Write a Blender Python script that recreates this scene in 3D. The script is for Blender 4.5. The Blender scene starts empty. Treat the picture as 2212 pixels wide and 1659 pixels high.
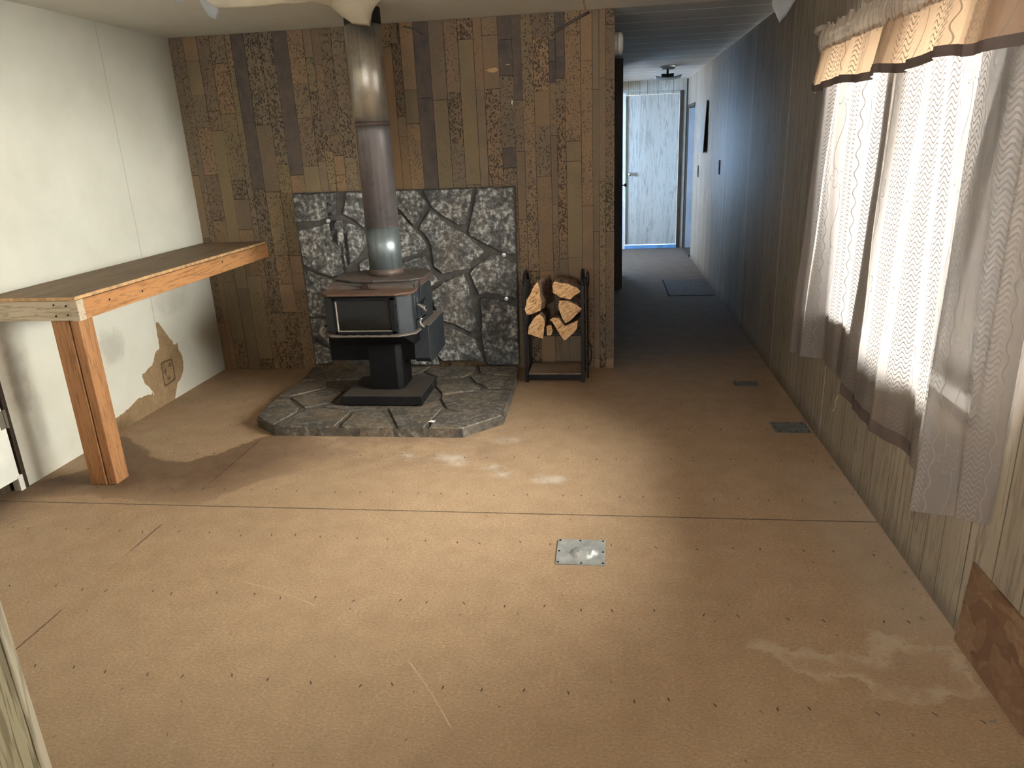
import bpy, bmesh, math, random
from mathutils import Vector, Matrix, noise
random.seed(7)
SC = bpy.context.scene
COL = SC.collection
D = bpy.data
# room dimensions (metres): camera stands at x=0, y=0
XL, XR, YB, ZC = -2.773, 1.05, 4.729, 2.2
YE, YF = 10.45, -2.6        # end of hall, wall behind the viewer
XH = 0.04                   # left side of the hall
T = 0.10                    # wall thickness
STONES= [[(-2.05, 1.22), (-1.76, 1.218), (-1.778, 1.084), (-1.812, 1.061), (-1.916, 1.041), (-2.057, 1.04)], [(-1.688, 1.218), (-1.476, 1.217), (-1.457, 0.976), (-1.576, 0.974), (-1.659, 1.044), (-1.726, 1.083)], [(-1.443, 1.217), (-1.216, 1.216), (-1.153, 1.121), (-1.253, 0.993), (-1.347, 1.102), (-1.417, 1.16)], [(-1.175, 1.218), (-0.849, 1.214), (-0.915, 0.992), (-0.958, 0.986), (-1.02, 1.02), (-1.131, 1.11)], [(-0.823, 1.213), (-0.589, 1.215), (-0.593, 0.788), (-0.681, 0.804), (-0.784, 0.859), (-0.888, 0.919), (-0.896, 0.95)], [(-1.143, 1.09), (-1.032, 1.0), (-0.919, 0.93), (-0.803, 0.817), (-0.815, 0.791), (-0.876, 0.761), (-0.9, 0.709), (-0.956, 0.694), (-1.088, 0.675), (-1.139, 0.724), (-1.15, 0.863), (-1.168, 0.916), (-1.222, 0.98)], [(-0.767, 0.785), (-0.703, 0.789), (-0.593, 0.728), (-0.597, 0.504), (-0.694, 0.524), (-0.79, 0.543), (-0.846, 0.53), (-0.87, 0.579), (-0.902, 0.676), (-0.867, 0.718)], [(-1.339, 1.071), (-1.245, 0.959), (-1.196, 0.901), (-1.181, 0.858), (-1.231, 0.812), (-1.343, 0.782), (-1.475, 0.796), (-1.449, 1.059)], [(-2.054, 0.982), (-1.897, 1.009), (-1.781, 1.046), (-1.726, 1.041), (-1.6, 0.977), (-1.588, 0.884), (-1.653, 0.8), (-1.74, 0.737), (-1.786, 0.681), (-1.85, 0.668), (-1.949, 0.703), (-2.04, 0.755)], [(-1.581, 0.799), (-1.477, 0.775), (-1.34, 0.761), (-1.205, 0.795), (-1.177, 0.725), (-1.164, 0.682), (-1.114, 0.627), (-1.195, 0.579), (-1.384, 0.588), (-1.65, 0.681), (-1.653, 0.757)], [(-1.083, 0.621), (-0.946, 0.672), (-0.919, 0.591), (-0.905, 0.459), (-0.873, 0.348), (-0.882, 0.281), (-0.927, 0.275), (-1.002, 0.321), (-1.133, 0.362), (-1.186, 0.546)], [(-0.841, 0.508), (-0.728, 0.495), (-0.599, 0.449), (-0.599, 0.045), (-0.814, 0.046), (-0.839, 0.144), (-0.85, 0.258), (-0.838, 0.403)], [(-1.141, 0.331), (-1.015, 0.288), (-0.913, 0.23), (-0.888, 0.218), (-0.867, 0.144), (-0.843, 0.072), (-1.132, 0.074), (-1.164, 0.111)], [(-2.043, 0.73), (-1.941, 0.679), (-1.83, 0.649), (-1.846, 0.518), (-1.883, 0.405), (-2.048, 0.398)], [(-2.044, 0.382), (-1.875, 0.382), (-1.88, 0.244), (-1.903, 0.139), (-1.922, 0.192), (-1.963, 0.239), (-2.043, 0.259)], [(-2.04, 0.237), (-1.957, 0.192), (-1.913, 0.121), (-1.926, 0.068), (-2.047, 0.05)], [(-1.869, 0.221), (-1.17, 0.18), (-1.165, 0.099), (-1.157, 0.049), (-1.387, 0.05), (-1.39, 0.087), (-1.876, 0.089)], [(-1.817, 0.64), (-1.197, 0.55), (-1.157, 0.351), (-1.168, 0.203), (-1.866, 0.242)]]
POUT= [(-2.053, 1.224), (-0.585, 1.217), (-0.598, 0.036), (-0.822, 0.037), (-0.843, 0.067), (-1.148, 0.068), (-1.17, 0.038), (-1.82, 0.04), (-1.793, 0.067), (-1.919, 0.068), (-1.942, 0.041), (-2.055, 0.041)]
HST= [[(-1.986, 3.631), (-2.006, 3.907), (-1.932, 3.931), (-1.811, 3.778), (-1.792, 3.715), (-1.839, 3.527), (-1.832, 3.471)], [(-1.815, 3.499), (-1.755, 3.691), (-1.667, 3.776), (-1.477, 3.724), (-1.469, 3.69), (-1.486, 3.497), (-1.476, 3.451), (-1.783, 3.435)], [(-1.436, 3.498), (-1.434, 3.696), (-1.327, 3.759), (-1.259, 3.683), (-1.153, 3.494), (-1.143, 3.459), (-1.421, 3.452)], [(-1.119, 3.495), (-1.237, 3.744), (-1.248, 3.775), (-1.076, 3.793), (-0.995, 3.927), (-0.946, 3.789), (-0.978, 3.516), (-0.965, 3.463), (-1.107, 3.459)], [(-0.94, 3.508), (-0.951, 3.591), (-0.918, 3.694), (-0.777, 3.726), (-0.602, 3.699), (-0.584, 3.674), (-0.766, 3.485), (-0.931, 3.463)], [(-0.912, 3.785), (-0.975, 3.939), (-0.981, 4.001), (-0.759, 4.095), (-0.577, 4.084), (-0.577, 3.723), (-0.81, 3.75)], [(-1.059, 4.171), (-0.968, 4.318), (-0.902, 4.292), (-0.784, 4.148), (-0.786, 4.112), (-0.988, 4.034)], [(-0.88, 4.376), (-0.785, 4.396), (-0.583, 4.343), (-0.568, 4.136), (-0.734, 4.153), (-0.823, 4.259)], [(-1.207, 4.481), (-1.182, 4.595), (-0.894, 4.592), (-0.89, 4.451), (-0.943, 4.355), (-1.092, 4.355)], [(-0.859, 4.592), (-0.611, 4.589), (-0.584, 4.38), (-0.827, 4.451)], [(-2.038, 4.58), (-1.629, 4.576), (-1.565, 4.379), (-1.642, 4.325), (-1.998, 4.299)], [(-2.009, 3.995), (-1.985, 4.268), (-1.819, 4.273), (-1.779, 4.145), (-1.945, 3.988)], [(-1.914, 3.954), (-1.758, 4.091), (-1.636, 4.073), (-1.642, 3.871), (-1.765, 3.789), (-1.832, 3.864)], [(-1.61, 4.547), (-1.208, 4.595), (-1.251, 4.453), (-1.314, 4.399), (-1.548, 4.352)], [(-1.624, 3.823), (-1.332, 3.774), (-1.478, 3.736), (-1.642, 3.791)]]
HOUT= [(-1.984, 3.612), (-1.817, 3.481), (-0.766, 3.48), (-0.574, 3.671), (-0.575, 4.104), (-0.582, 4.38), (-0.597, 4.604), (-2.039, 4.586), (-2.003, 4.299), (-2.014, 3.976)]
TEAR= [(4.037, 0.54), (4.069, 0.497), (4.109, 0.436), (4.169, 0.355), (4.174, 0.331), (4.23, 0.346), (4.208, 0.299), (4.238, 0.252), (4.238, 0.191), (4.213, 0.137), (4.175, 0.103), (4.131, 0.087), (4.103, 0.043), (4.078, 0.006), (4.067, -0.028), (3.44, -0.03), (3.40, 0.05), (3.45, 0.085), (3.571, 0.091), (3.636, 0.101), (3.719, 0.127), (3.826, 0.117), (3.892, 0.09), (3.858, 0.142), (3.833, 0.172), (3.812, 0.193), (3.797, 0.262), (3.832, 0.251), (3.877, 0.269), (3.926, 0.279), (3.971, 0.344), (4.022, 0.355), (4.024, 0.451)]
SQ= [(4.003, 0.262), (4.117, 0.256), (4.122, 0.196), (4.117, 0.122), (4.001, 0.112)]
WET= [(-2.595, 3.039), (-2.754, 3.499), (-2.538, 3.338), (-2.348, 3.19), (-2.224, 3.136), (-2.117, 3.129), (-2.081, 3.199), (-2.015, 3.242), (-1.956, 3.354), (-1.849, 3.52), (-1.53, 3.462), (-1.194, 3.228), (-1.641, 2.919), (-1.819, 2.657), (-2.377, 2.743), (-2.681, 2.707), (-2.724, 2.592), (-2.88, 2.769), (-2.713, 2.927)]
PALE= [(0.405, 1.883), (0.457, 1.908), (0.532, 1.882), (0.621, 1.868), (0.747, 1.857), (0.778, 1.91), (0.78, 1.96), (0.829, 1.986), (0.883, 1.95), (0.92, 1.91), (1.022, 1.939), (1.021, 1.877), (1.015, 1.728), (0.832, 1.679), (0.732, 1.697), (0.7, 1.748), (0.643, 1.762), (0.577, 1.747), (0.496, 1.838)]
SUN_SPOTS= [(-0.525, 3.456), (-0.783, 3.213), (-0.737, 3.16), (-0.548, 3.124), (-0.491, 3.039), (-0.26, 2.999), (-1.005, 3.245)]  # centres of the sun spots painted on the floor
SCR = [(-.609, 1.754, -.405, 1.477), (-1.325, 2.115, -.973, 1.981)]
PW1, PW2, PW3, PW4, PW5, PWW, EXPO = 345.0, 0.0, 22.0, 20.0, 32.0, 2.0, 0.92
# ---------------------------------------------------------------- mesh helpers
class MB:
    def __init__(s): s.v = []; s.f = []; s.m = []; s.uv = None; s.smooth = False
    def add(s, vs, fs, mi=0):
        o = len(s.v); s.v += [tuple(v) for v in vs]
        for f in fs: s.f.append([o + i for i in f]); s.m.append(mi)
    def box(s, x0, x1, y0, y1, z0, z1, mi=0, rot=None, piv=None):
        vs = [Vector((x, y, z)) for z in (z0, z1) for y in (y0, y1) for x in (x0, x1)]
        if rot:
            p = Vector(piv) if piv else Vector(((x0+x1)/2, (y0+y1)/2, (z0+z1)/2))
            vs = [rot @ (v - p) + p for v in vs]
        s.add(vs, [(0,2,3,1),(4,5,7,6),(0,1,5,4),(2,6,7,3),(0,4,6,2),(1,3,7,5)], mi)
    def quad(s, a, b, c, d, mi=0): s.add([a, b, c, d], [(0,1,2,3)], mi)
    def tube(s, path, r, n=10, mi=0, cap=True):
        P = [Vector(p) for p in path]; rings = []
        up = None
        for i, p in enumerate(P):
            t = (P[min(i+1, len(P)-1)] - P[max(i-1, 0)]).normalized()
            if up is None:
                up = Vector((0,0,1)) if abs(t.z) < .9 else Vector((1,0,0))
            a = t.cross(up).normalized(); up = a.cross(t).normalized()
            rr = r[i] if isinstance(r, (list, tuple)) else r
            rings.append([p + a*math.cos(2*math.pi*k/n)*rr + up*math.sin(2*math.pi*k/n)*rr for k in range(n)])
        vs = [v for R in rings for v in R]; fs = []
        for i in range(len(P)-1):
            for k in range(n):
                k2 = (k+1) % n
                fs.append((i*n+k, i*n+k2, (i+1)*n+k2, (i+1)*n+k))
        if cap:
            fs.append(tuple(range(n-1, -1, -1))); fs.append(tuple((len(P)-1)*n+k for k in range(n)))
        s.add(vs, fs, mi)
    def lathe(s, prof, c, axis='z', n=32, mi=0, cap=True):
        vs = []; fs = []
        for r, h in prof:
            for k in range(n):
                a = 2*math.pi*k/n; u, w = r*math.cos(a), r*math.sin(a)
                if axis == 'z': vs.append((c[0]+u, c[1]+w, c[2]+h))
                elif axis == 'x': vs.append((c[0]+h, c[1]+u, c[2]+w))
                else: vs.append((c[0]+w, c[1]+h, c[2]+u))
        for i in range(len(prof)-1):
            for k in range(n):
                k2 = (k+1) % n
                fs.append((i*n+k, i*n+k2, (i+1)*n+k2, (i+1)*n+k))
        if cap:
            fs.append(tuple(range(n-1, -1, -1))); fs.append(tuple((len(prof)-1)*n+k for k in range(n)))
        s.add(vs, fs, mi)
    def prism(s, poly, f0, f1, mi=0):       # poly of 2D points; f0/f1 map (a,b) -> 3D point
        n = len(poly); vs = [f0(*p) for p in poly] + [f1(*p) for p in poly]
        fs = [tuple(range(n)), tuple(range(2*n-1, n-1, -1))]
        for i in range(n):
            j = (i+1) % n; fs.append((i, i+n, j+n, j))
        s.add(vs, fs, mi)
    def grid(s, fn, nu, nv, mi=0, uvf=None):
        vs = []; fs = []
        for j in range(nv+1):
            for i in range(nu+1): vs.append(fn(i/nu, j/nv))
        for j in range(nv):
            for i in range(nu):
                a = j*(nu+1)+i; fs.append((a, a+1, a+nu+2, a+nu+1))
        o = len(s.v)
        if uvf:
            if s.uv is None: s.uv = {}
            for j in range(nv+1):
                for i in range(nu+1): s.uv[o+j*(nu+1)+i] = uvf(i/nu, j/nv)
        s.add(vs, fs, mi)
    def build(s, name, mats, parent=None, bevel=0, seg=2, smooth=False, fixn=True):
        me = D.meshes.new(name)
        off = parent_world(parent) if parent else Vector((0,0,0))
        me.from_pydata([tuple(Vector(v) - off) for v in s.v], [], s.f)
        if not isinstance(mats, (list, tuple)): mats = [mats]
        for m in mats: me.materials.append(m)
        me.polygons.foreach_set('material_index', s.m)
        if s.uv:
            l = me.uv_layers.new(name='UVMap')
            for lp in me.loops: l.data[lp.index].uv = s.uv.get(lp.vertex_index, (0, 0))
        me.update()
        if fixn:
            bm = bmesh.new(); bm.from_mesh(me); bmesh.ops.recalc_face_normals(bm, faces=bm.faces); bm.to_mesh(me); bm.free()
        if smooth:
            for p in me.polygons: p.use_smooth = True
        o = D.objects.new(name, me); COL.objects.link(o)
        if parent: o.parent = parent
        if bevel:
            b = o.modifiers.new('bev', 'BEVEL'); b.width = bevel; b.segments = seg; b.limit_method = 'ANGLE'; b.angle_limit = math.radians(40)
        return o

def parent_world(p):
    v = Vector((0,0,0))
    while p is not None:
        v += Vector(p.location); p = p.parent
    return v

def thing(name, label, cat, loc, group=None):
    o = D.objects.new(name, None); o.empty_display_size = .05; COL.objects.link(o); o.location = loc
    o['label'] = label; o['category'] = cat
    if group: o['group'] = group
    return o
def tag(o, label, cat, group=None):
    o['label'] = label; o['category'] = cat
    if group: o['group'] = group
    return o
def struct(o, label=None, cat=None):
    o['kind'] = 'structure'
    if label: o['label'] = label
    if cat: o['category'] = cat
    return o
def lab(o, s): o['label'] = s; return o

# ---------------------------------------------------------------- material helpers
class N:
    def __init__(s, name):
        s.mat = D.materials.new(name); s.mat.use_nodes = True
        s.t = s.mat.node_tree; s.t.nodes.clear()
        s.out = s.t.nodes.new('ShaderNodeOutputMaterial')
    def n(s, typ, **kw):
        nd = s.t.nodes.new('ShaderNode' + typ)
        for k, v in kw.items():
            if k[0] == 'i' and k[1:].isdigit(): s.put(nd.inputs[int(k[1:])], v)
            elif k.startswith('in_'): s.put(nd.inputs[k[3:].replace('_', ' ')], v)
            else: setattr(nd, k, v)
        return nd
    def put(s, sock, v):
        if isinstance(v, bpy.types.NodeSocket): s.t.links.new(v, sock)
        elif isinstance(v, bpy.types.Node): s.t.links.new(v.outputs[0], sock)
        else:
            if sock.type == 'RGBA' and len(v) == 3: v = (*v, 1)
            sock.default_value = v
    def coord(s): return s.n('TexCoord').outputs['Object']
    def geo(s): return s.n('NewGeometry').outputs['Position']
    def xyz(s, v): return s.n('SeparateXYZ', i0=v).outputs
    def m(s, op, a, b=0.0, c=0.0, clamp=False):
        nd = s.n('Math', operation=op, use_clamp=clamp); s.put(nd.inputs[0], a); s.put(nd.inputs[1], b)
        if len(nd.inputs) > 2: s.put(nd.inputs[2], c)
        return nd.outputs[0]
    def vm(s, op, a, b): 
        nd = s.n('VectorMath', operation=op); s.put(nd.inputs[0], a); s.put(nd.inputs[1], b); return nd.outputs[0]
    def comb(s, x, y, z): return s.n('CombineXYZ', i0=x, i1=y, i2=z).outputs[0]
    def map(s, v, scale=(1,1,1), loc=(0,0,0)):
        nd = s.n('Mapping'); s.put(nd.inputs[0], v); nd.inputs['Scale'].default_value = scale; nd.inputs['Location'].default_value = loc; return nd.outputs[0]
    def noise(s, v, scale=5, detail=4, rough=.55, dist=0):
        nd = s.n('TexNoise'); s.put(nd.inputs['Vector'], v); nd.inputs['Scale'].default_value = scale; nd.inputs['Detail'].default_value = detail
        nd.inputs['Roughness'].default_value = rough; nd.inputs['Distortion'].default_value = dist; return nd.outputs[0]
    def vor(s, v, scale=5, feature='F1', rnd=1):
        nd = s.n('TexVoronoi', feature=feature); s.put(nd.inputs['Vector'], v); nd.inputs['Scale'].default_value = scale; nd.inputs['Randomness'].default_value = rnd; return nd.outputs
    def ramp(s, f, stops, interp='LINEAR'):
        nd = s.n('ValToRGB'); s.put(nd.inputs[0], f); cr = nd.color_ramp; cr.interpolation = interp
        while len(cr.elements) < len(stops): cr.elements.new(.5)
        for e, (p, c) in zip(cr.elements, stops):
            e.position = p; e.color = (c, c, c, 1) if isinstance(c, (int, float)) else (*c, 1)
        return nd.outputs[0]
    def step(s, f, a, b):   # smooth 0..1 between a and b (a may exceed b)
        nd = s.n('MapRange', interpolation_type='SMOOTHSTEP'); s.put(nd.inputs[0], f)
        nd.inputs[1].default_value = a; nd.inputs[2].default_value = b; return nd.outputs[0]
    def mix(s, f, a, b, blend='MIX'):
        nd = s.n('Mix', data_type='RGBA', blend_type=blend); s.put(nd.inputs[0], f); s.put(nd.inputs[6], a); s.put(nd.inputs[7], b); return nd.outputs[2]
    def attr(s, name): return s.n('Attribute', attribute_name=name).outputs
    def bump(s, h, strength=.3, dist=.01):
        nd = s.n('Bump'); s.put(nd.inputs['Height'], h); nd.inputs['Strength'].default_value = strength; nd.inputs['Distance'].default_value = dist; return nd.outputs[0]
    def done(s, col, rough=.7, metal=0, bump=None, spec=.4, **kw):
        b = s.n('BsdfPrincipled'); s.put(b.inputs['Base Color'], col); s.put(b.inputs['Roughness'], rough); s.put(b.inputs['Metallic'], metal)
        s.put(b.inputs['Specular IOR Level'], spec)
        if bump is not None: s.put(b.inputs['Normal'], bump)
        for k, v in kw.items(): s.put(b.inputs[k], v)
        s.t.links.new(b.outputs[0], s.out.inputs[0]); return s.mat

def seg_sd(p, poly):
    d = 1e9; ins = False; n = len(poly)
    for i in range(n):
        ax, ay = poly[i]; bx, by = poly[(i+1) % n]
        ex, ey = bx-ax, by-ay; wx, wy = p[0]-ax, p[1]-ay
        t = max(0, min(1, (wx*ex+wy*ey)/(ex*ex+ey*ey+1e-12)))
        d = min(d, (wx-ex*t)**2 + (wy-ey*t)**2)
        if (ay > p[1]) != (by > p[1]) and p[0] < ex*(p[1]-ay)/(by-ay)+ax: ins = not ins
    d = math.sqrt(d)
    return -d if ins else d
def set_attr(o, name, fn):
    a = o.data.attributes.new(name, 'FLOAT', 'POINT')
    a.data.foreach_set('value', [fn(v.co) for v in o.data.vertices])

def simple(name, col, rough=.6, metal=0, nz=0.15, scale=8, bump=0, spec=.4):
    k = N(name); c = k.coord(); f = k.noise(c, scale, 5)
    lo = tuple(max(0, x*(1-nz*2)) for x in col); hi = tuple(min(1, x*(1+nz*2)) for x in col)
    cc = k.ramp(f, [(.3, lo), (.7, hi)])
    return k.done(cc, rough, metal, k.bump(k.noise(c, scale*10, 3), bump, .002) if bump else None, spec)
# ---------------------------------------------------------------- materials
def mat_floor():
    k = N('particle_board'); p = k.geo(); x, y, z = k.xyz(p)
    fine = k.noise(p, 260, 3, .6); med = k.noise(p, 9, 5, .6); big = k.noise(p, 1.3, 4, .6)
    chip = k.noise(k.map(p, (90, 150, 90)), 1, 3, .7)
    c = k.ramp(fine, [(.3, (.31, .212, .132)), (.7, (.43, .298, .19))])
    c = k.mix(k.m('MULTIPLY', k.step(chip, .53, .63), .8), c, (.50, .35, .21))
    c = k.mix(k.m('MULTIPLY', k.step(chip, .46, .36), .55), c, (.22, .135, .07))
    c = k.mix(k.ramp(med, [(.4, 0), (.75, .35)]), c, (.24, .15, .085))
    c = k.mix(k.ramp(big, [(.42, 0), (.7, .25)]), c, (.27, .19, .115))
    # greyer and darker toward the front of the room
    c = k.mix(k.m('MULTIPLY', k.step(k.m('ADD', y, k.m('MULTIPLY', big, .8)), 2.6, 1.4), .30), c, (.27, .205, .13))
    # darker grey toward and in the hall
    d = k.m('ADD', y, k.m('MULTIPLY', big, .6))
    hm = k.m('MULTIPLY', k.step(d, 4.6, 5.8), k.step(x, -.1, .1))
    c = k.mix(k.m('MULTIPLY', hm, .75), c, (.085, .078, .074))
    # window light painted into the floor colour beside the window wall
    window_light = k.m('MULTIPLY', k.step(k.m('ADD', x, k.m('MULTIPLY', k.m('SUBTRACT', big, .5), .5)), .72, .95), k.m('MULTIPLY', k.step(y, 1.7, 2.1), k.step(y, 3.4, 2.9)))
    c = k.mix(k.m('MULTIPLY', window_light, .3), c, (.52, .47, .40))
    # stains, with sun spots painted in among them
    nz = k.m('MULTIPLY', k.m('SUBTRACT', k.noise(p, 9, 6, .7), .5), .16)
    w = k.m('ADD', k.attr('wet')[2], nz)
    c = k.mix(k.m('MULTIPLY', k.m('MULTIPLY', k.step(w, .012, -.02), k.m('MULTIPLY', k.step(x, -1.25, -1.95), k.step(y, 2.5, 2.95))), .72), c, (.10, .053, .028))
    c = k.mix(k.m('MULTIPLY', k.m('MULTIPLY', k.m('MULTIPLY', k.step(w, .0, -.14), k.step(x, -1.4, -2.0)), k.step(k.noise(p, 4, 4), .42, .62)), .45), c, (.085, .045, .026))
    q = k.m('ADD', k.attr('pale')[2], k.m('MULTIPLY', nz, 1.3))
    edge = k.m('MULTIPLY', k.step(q, .012, -.008), k.step(q, -.07, -.012))
    c = k.mix(k.m('MULTIPLY', edge, k.ramp(med, [(.38, .15), (.6, .75)])), c, (.52, .44, .33))
    c = k.mix(k.m('MULTIPLY', k.step(q, .01, -.03), .08), c, (.36, .28, .2))
    c = k.mix(k.m('MULTIPLY', k.step(k.m('ADD', k.attr('sun_spots')[2], k.m('MULTIPLY', k.m('SUBTRACT', k.noise(p, 16, 5, .7), .5), .14)), .03, -.05), .5), c, (.62, .58, .54))  # sunlit patches by the hearth, painted as pale colour
    sm = k.m('MULTIPLY', k.m('MULTIPLY', k.step(y, 2.9, 3.3), k.step(y, 3.75, 3.45)), k.m('MULTIPLY', k.step(x, -2.0, -1.6), k.step(x, -.2, -.8)))
    c = k.mix(k.m('MULTIPLY', k.m('MULTIPLY', sm, k.step(k.noise(p, 5, 5, .7), .38, .6)), .42), c, (.15, .09, .065))
    lw = k.m('MULTIPLY', k.step(k.m('ADD', x, k.m('MULTIPLY', k.m('SUBTRACT', k.noise(p, 7, 5, .7), .5), .35)), -2.5, -2.72), k.step(y, 3.1, 2.7))
    c = k.mix(k.m('MULTIPLY', lw, .6), c, (.09, .055, .035))
    # mould spots along the window wall
    sp = k.m('MULTIPLY', k.step(k.noise(p, 26, 3, .6), .60, .68), k.m('MULTIPLY', k.step(x, .93, .99), k.step(y, 4.0, 3.3)))
    c = k.mix(k.m('MULTIPLY', sp, .75), c, (.16, .165, .155))
    # sheet joints
    wob = k.m('MULTIPLY', k.m('SUBTRACT', k.noise(p, 30, 3), .5), .008)
    j1 = k.step(k.m('ABSOLUTE', k.m('ADD', k.m('SUBTRACT', y, 2.668), wob)), .0055, .002)
    j2 = k.m('MULTIPLY', k.step(k.m('ABSOLUTE', k.m('ADD', k.m('SUBTRACT', x, -1.878), wob)), .005, .0015), k.step(k.noise(p, 2.1, 2), .44, .54))
    j3 = k.step(k.m('ABSOLUTE', k.m('SUBTRACT', y, .23)), .004, .001)
    jj = k.m('MAXIMUM', k.m('MAXIMUM', j1, j2), j3)
    c = k.mix(k.m('MULTIPLY', jj, .8), c, (.055, .032, .02))
    for (ax, ay, bx_, by_) in SCR:
        L = math.hypot(bx_-ax, by_-ay); ux, uy = (bx_-ax)/L, (by_-ay)/L
        al = k.m('ADD', k.m('MULTIPLY', k.m('SUBTRACT', x, ax), ux), k.m('MULTIPLY', k.m('SUBTRACT', y, ay), uy))
        sd = k.m('ADD', k.m('MULTIPLY', k.m('SUBTRACT', x, ax), -uy), k.m('MULTIPLY', k.m('SUBTRACT', y, ay), ux))
        sd = k.m('ADD', sd, k.m('MULTIPLY', k.m('MULTIPLY', al, k.m('SUBTRACT', al, L)), .25))
        ln = k.m('MULTIPLY', k.step(k.m('ABSOLUTE', sd), .0022, .0007), k.m('MULTIPLY', k.step(al, 0, .03), k.step(al, L, L-.03)))
        c = k.mix(k.m('MULTIPLY', ln, k.ramp(med, [(.35, .2), (.6, .6)])), c, (.62, .52, .38))
    # rows of old staple holes over the joists
    def holes(px, py, ox, oy, sx, sy, jit):
        cx = k.m('DIVIDE', k.m('ADD', x, ox), px); cy = k.m('DIVIDE', k.m('ADD', y, oy), py)
        ix = k.m('FLOOR', cx); iy = k.m('FLOOR', cy)
        wn = k.n('TexWhiteNoise', noise_dimensions='2D'); k.put(wn.inputs['Vector'], k.comb(ix, iy, 0)); r, g, b = k.xyz(wn.outputs['Color'])
        fx = k.m('MULTIPLY', k.m('SUBTRACT', k.m('SUBTRACT', cx, ix), k.m('ADD', k.m('MULTIPLY', r, .5), .25)), px)
        fy = k.m('MULTIPLY', k.m('SUBTRACT', k.m('SUBTRACT', cy, iy), k.m('ADD', k.m('MULTIPLY', g, jit), .5 - jit/2)), py)
        sh = k.m('ADD', fx, k.m('MULTIPLY', fy, k.m('SUBTRACT', b, .3)))
        e = k.m('ADD', k.m('POWER', k.m('ABSOLUTE', k.m('DIVIDE', sh, sx)), 2.0), k.m('POWER', k.m('ABSOLUTE', k.m('DIVIDE', fy, sy)), 2.0))
        return k.step(e, 1.3, .5), k.step(e, 3.5, 1.2)
    h1, r1 = holes(.13, .40, .02, -.034+.2-.2*0, .003, .0085, .06)
    h2, r2 = holes(.31, .27, .07, .11, .0028, .006, .9)
    c = k.mix(k.m('MULTIPLY', h1, .88), c, (.05, .03, .02))
    c = k.mix(k.m('MULTIPLY', h2, .55), c, (.07, .04, .025))
    h = k.m('SUBTRACT', k.m('ADD', k.m('MULTIPLY', fine, .5), k.m('MULTIPLY', chip, .8)), jj)
    return k.done(c, k.ramp(med, [(.3, .60), (.7, .78)]), 0, k.bump(h, .35, .004), .35)

def mat_plank():
    k = N('cork_strip_panel'); p = k.geo()
    a = k.attr('tint'); col = a[0]; cork = k.attr('cork')[2]
    n1 = k.noise(k.map(p, (14, 14, 9)), 1, 5, .65); n2 = k.noise(k.map(p, (120, 120, 90)), 1, 3, .6)
    c = k.mix(k.ramp(n1, [(.35, .0), (.7, .45)]), col, (.26, .176, .10))
    c = k.mix(k.m('MULTIPLY', k.ramp(k.noise(k.map(p, (5, 5, 3)), 1, 4), [(.45, 0), (.62, .3)]), 1.0), c, (.12, .10, .08))
    c = k.mix(k.ramp(n2, [(.3, .25), (.7, 0)]), c, (.03, .022, .016))
    v = k.vor(k.map(p, (105, 105, 70)), 1)[0]
    dens = k.m('ADD', cork, k.m('MULTIPLY', k.m('SUBTRACT', k.noise(k.map(p, (9, 9, 6)), 1, 3), .5), .9))
    pit = k.m('MULTIPLY', k.step(k.m('SUBTRACT', v, k.m('MULTIPLY', dens, .45)), .12, .02), k.step(k.noise(k.map(p, (70, 70, 45)), 1, 2), .40, .50))
    c = k.mix(k.m('MULTIPLY', pit, .8), c, (.016, .012, .010))
    h = k.m('SUBTRACT', k.m('MULTIPLY', n2, .3), pit)
    return k.done(c, .62, 0, k.bump(h, .25, .003), .35)

def wood(name, base, dark, light, axis='z', scale=1.0, rough=.6, groove=None, contrast=1.0, use_geo=False, vlines=None, dirt=None):
    k = N(name); p = k.geo() if use_geo else k.coord(); X = k.xyz(p)
    s = {'x': (1.2, 16, 16), 'y': (16, 1.2, 16), 'z': (16, 16, 1.2)}[axis]; s = tuple(q*scale for q in s)
    n1 = k.noise(k.map(p, s), 1, 6, .62, .6); n2 = k.noise(k.map(p, tuple(q*6 for q in s)), 1, 3, .6)
    n3 = k.noise(k.map(p, tuple(q*.35 for q in s)), 1, 3, .5)
    ring = k.m('PINGPONG', k.m('MULTIPLY', n1, 6.0), .5)
    c = k.ramp(n3, [(.3, base), (.7, light)])
    c = k.mix(k.m('MULTIPLY', k.step(ring, .12*1, .02), .55*contrast), c, dark)
    c = k.mix(k.m('MULTIPLY', k.step(n2, .46, .36), .45*contrast), c, dark)
    kn = k.vor(k.map(p, tuple(q*.22 for q in s)), 1)[0]
    c = k.mix(k.m('MULTIPLY', k.step(kn, .13, .05), .5*contrast), c, dark)
    h = k.m('MULTIPLY', n2, .5)
    if groove:
        # random-width vertical grooves along coordinate index groove[0]
        q = X[groove[0]]; g = None
        for pos in groove[1]:
            t = k.step(k.m('ABSOLUTE', k.m('SUBTRACT', q, pos)), .004, .0018); g = t if g is None else k.m('MAXIMUM', g, t)
        c = k.mix(k.m('MULTIPLY', g, .85), c, tuple(v*.13 for v in base)); h = k.m('SUBTRACT', h, k.m('MULTIPLY', g, 1.5))
        # each board a shade of its own
        wn = k.noise(k.comb(k.m('MULTIPLY', k.m('FLOOR', k.m('MULTIPLY', q, 7.3)), 3.17), 0, 0), 1, 0)
        c = k.mix(k.m('MULTIPLY', k.step(wn, .35, .65), .25), c, tuple(v*.6 for v in base))
    if vlines:
        q = X[vlines[0]]
        for pos in vlines[1]:
            t = k.step(k.m('ABSOLUTE', k.m('SUBTRACT', q, pos)), .006, .003)
            c = k.mix(k.m('MULTIPLY', t, .8), c, vlines[2])
    if dirt: c = dirt(k, p, X, c)
    return k.done(c, rough, 0, k.bump(h, .2, .003), .35)

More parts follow.
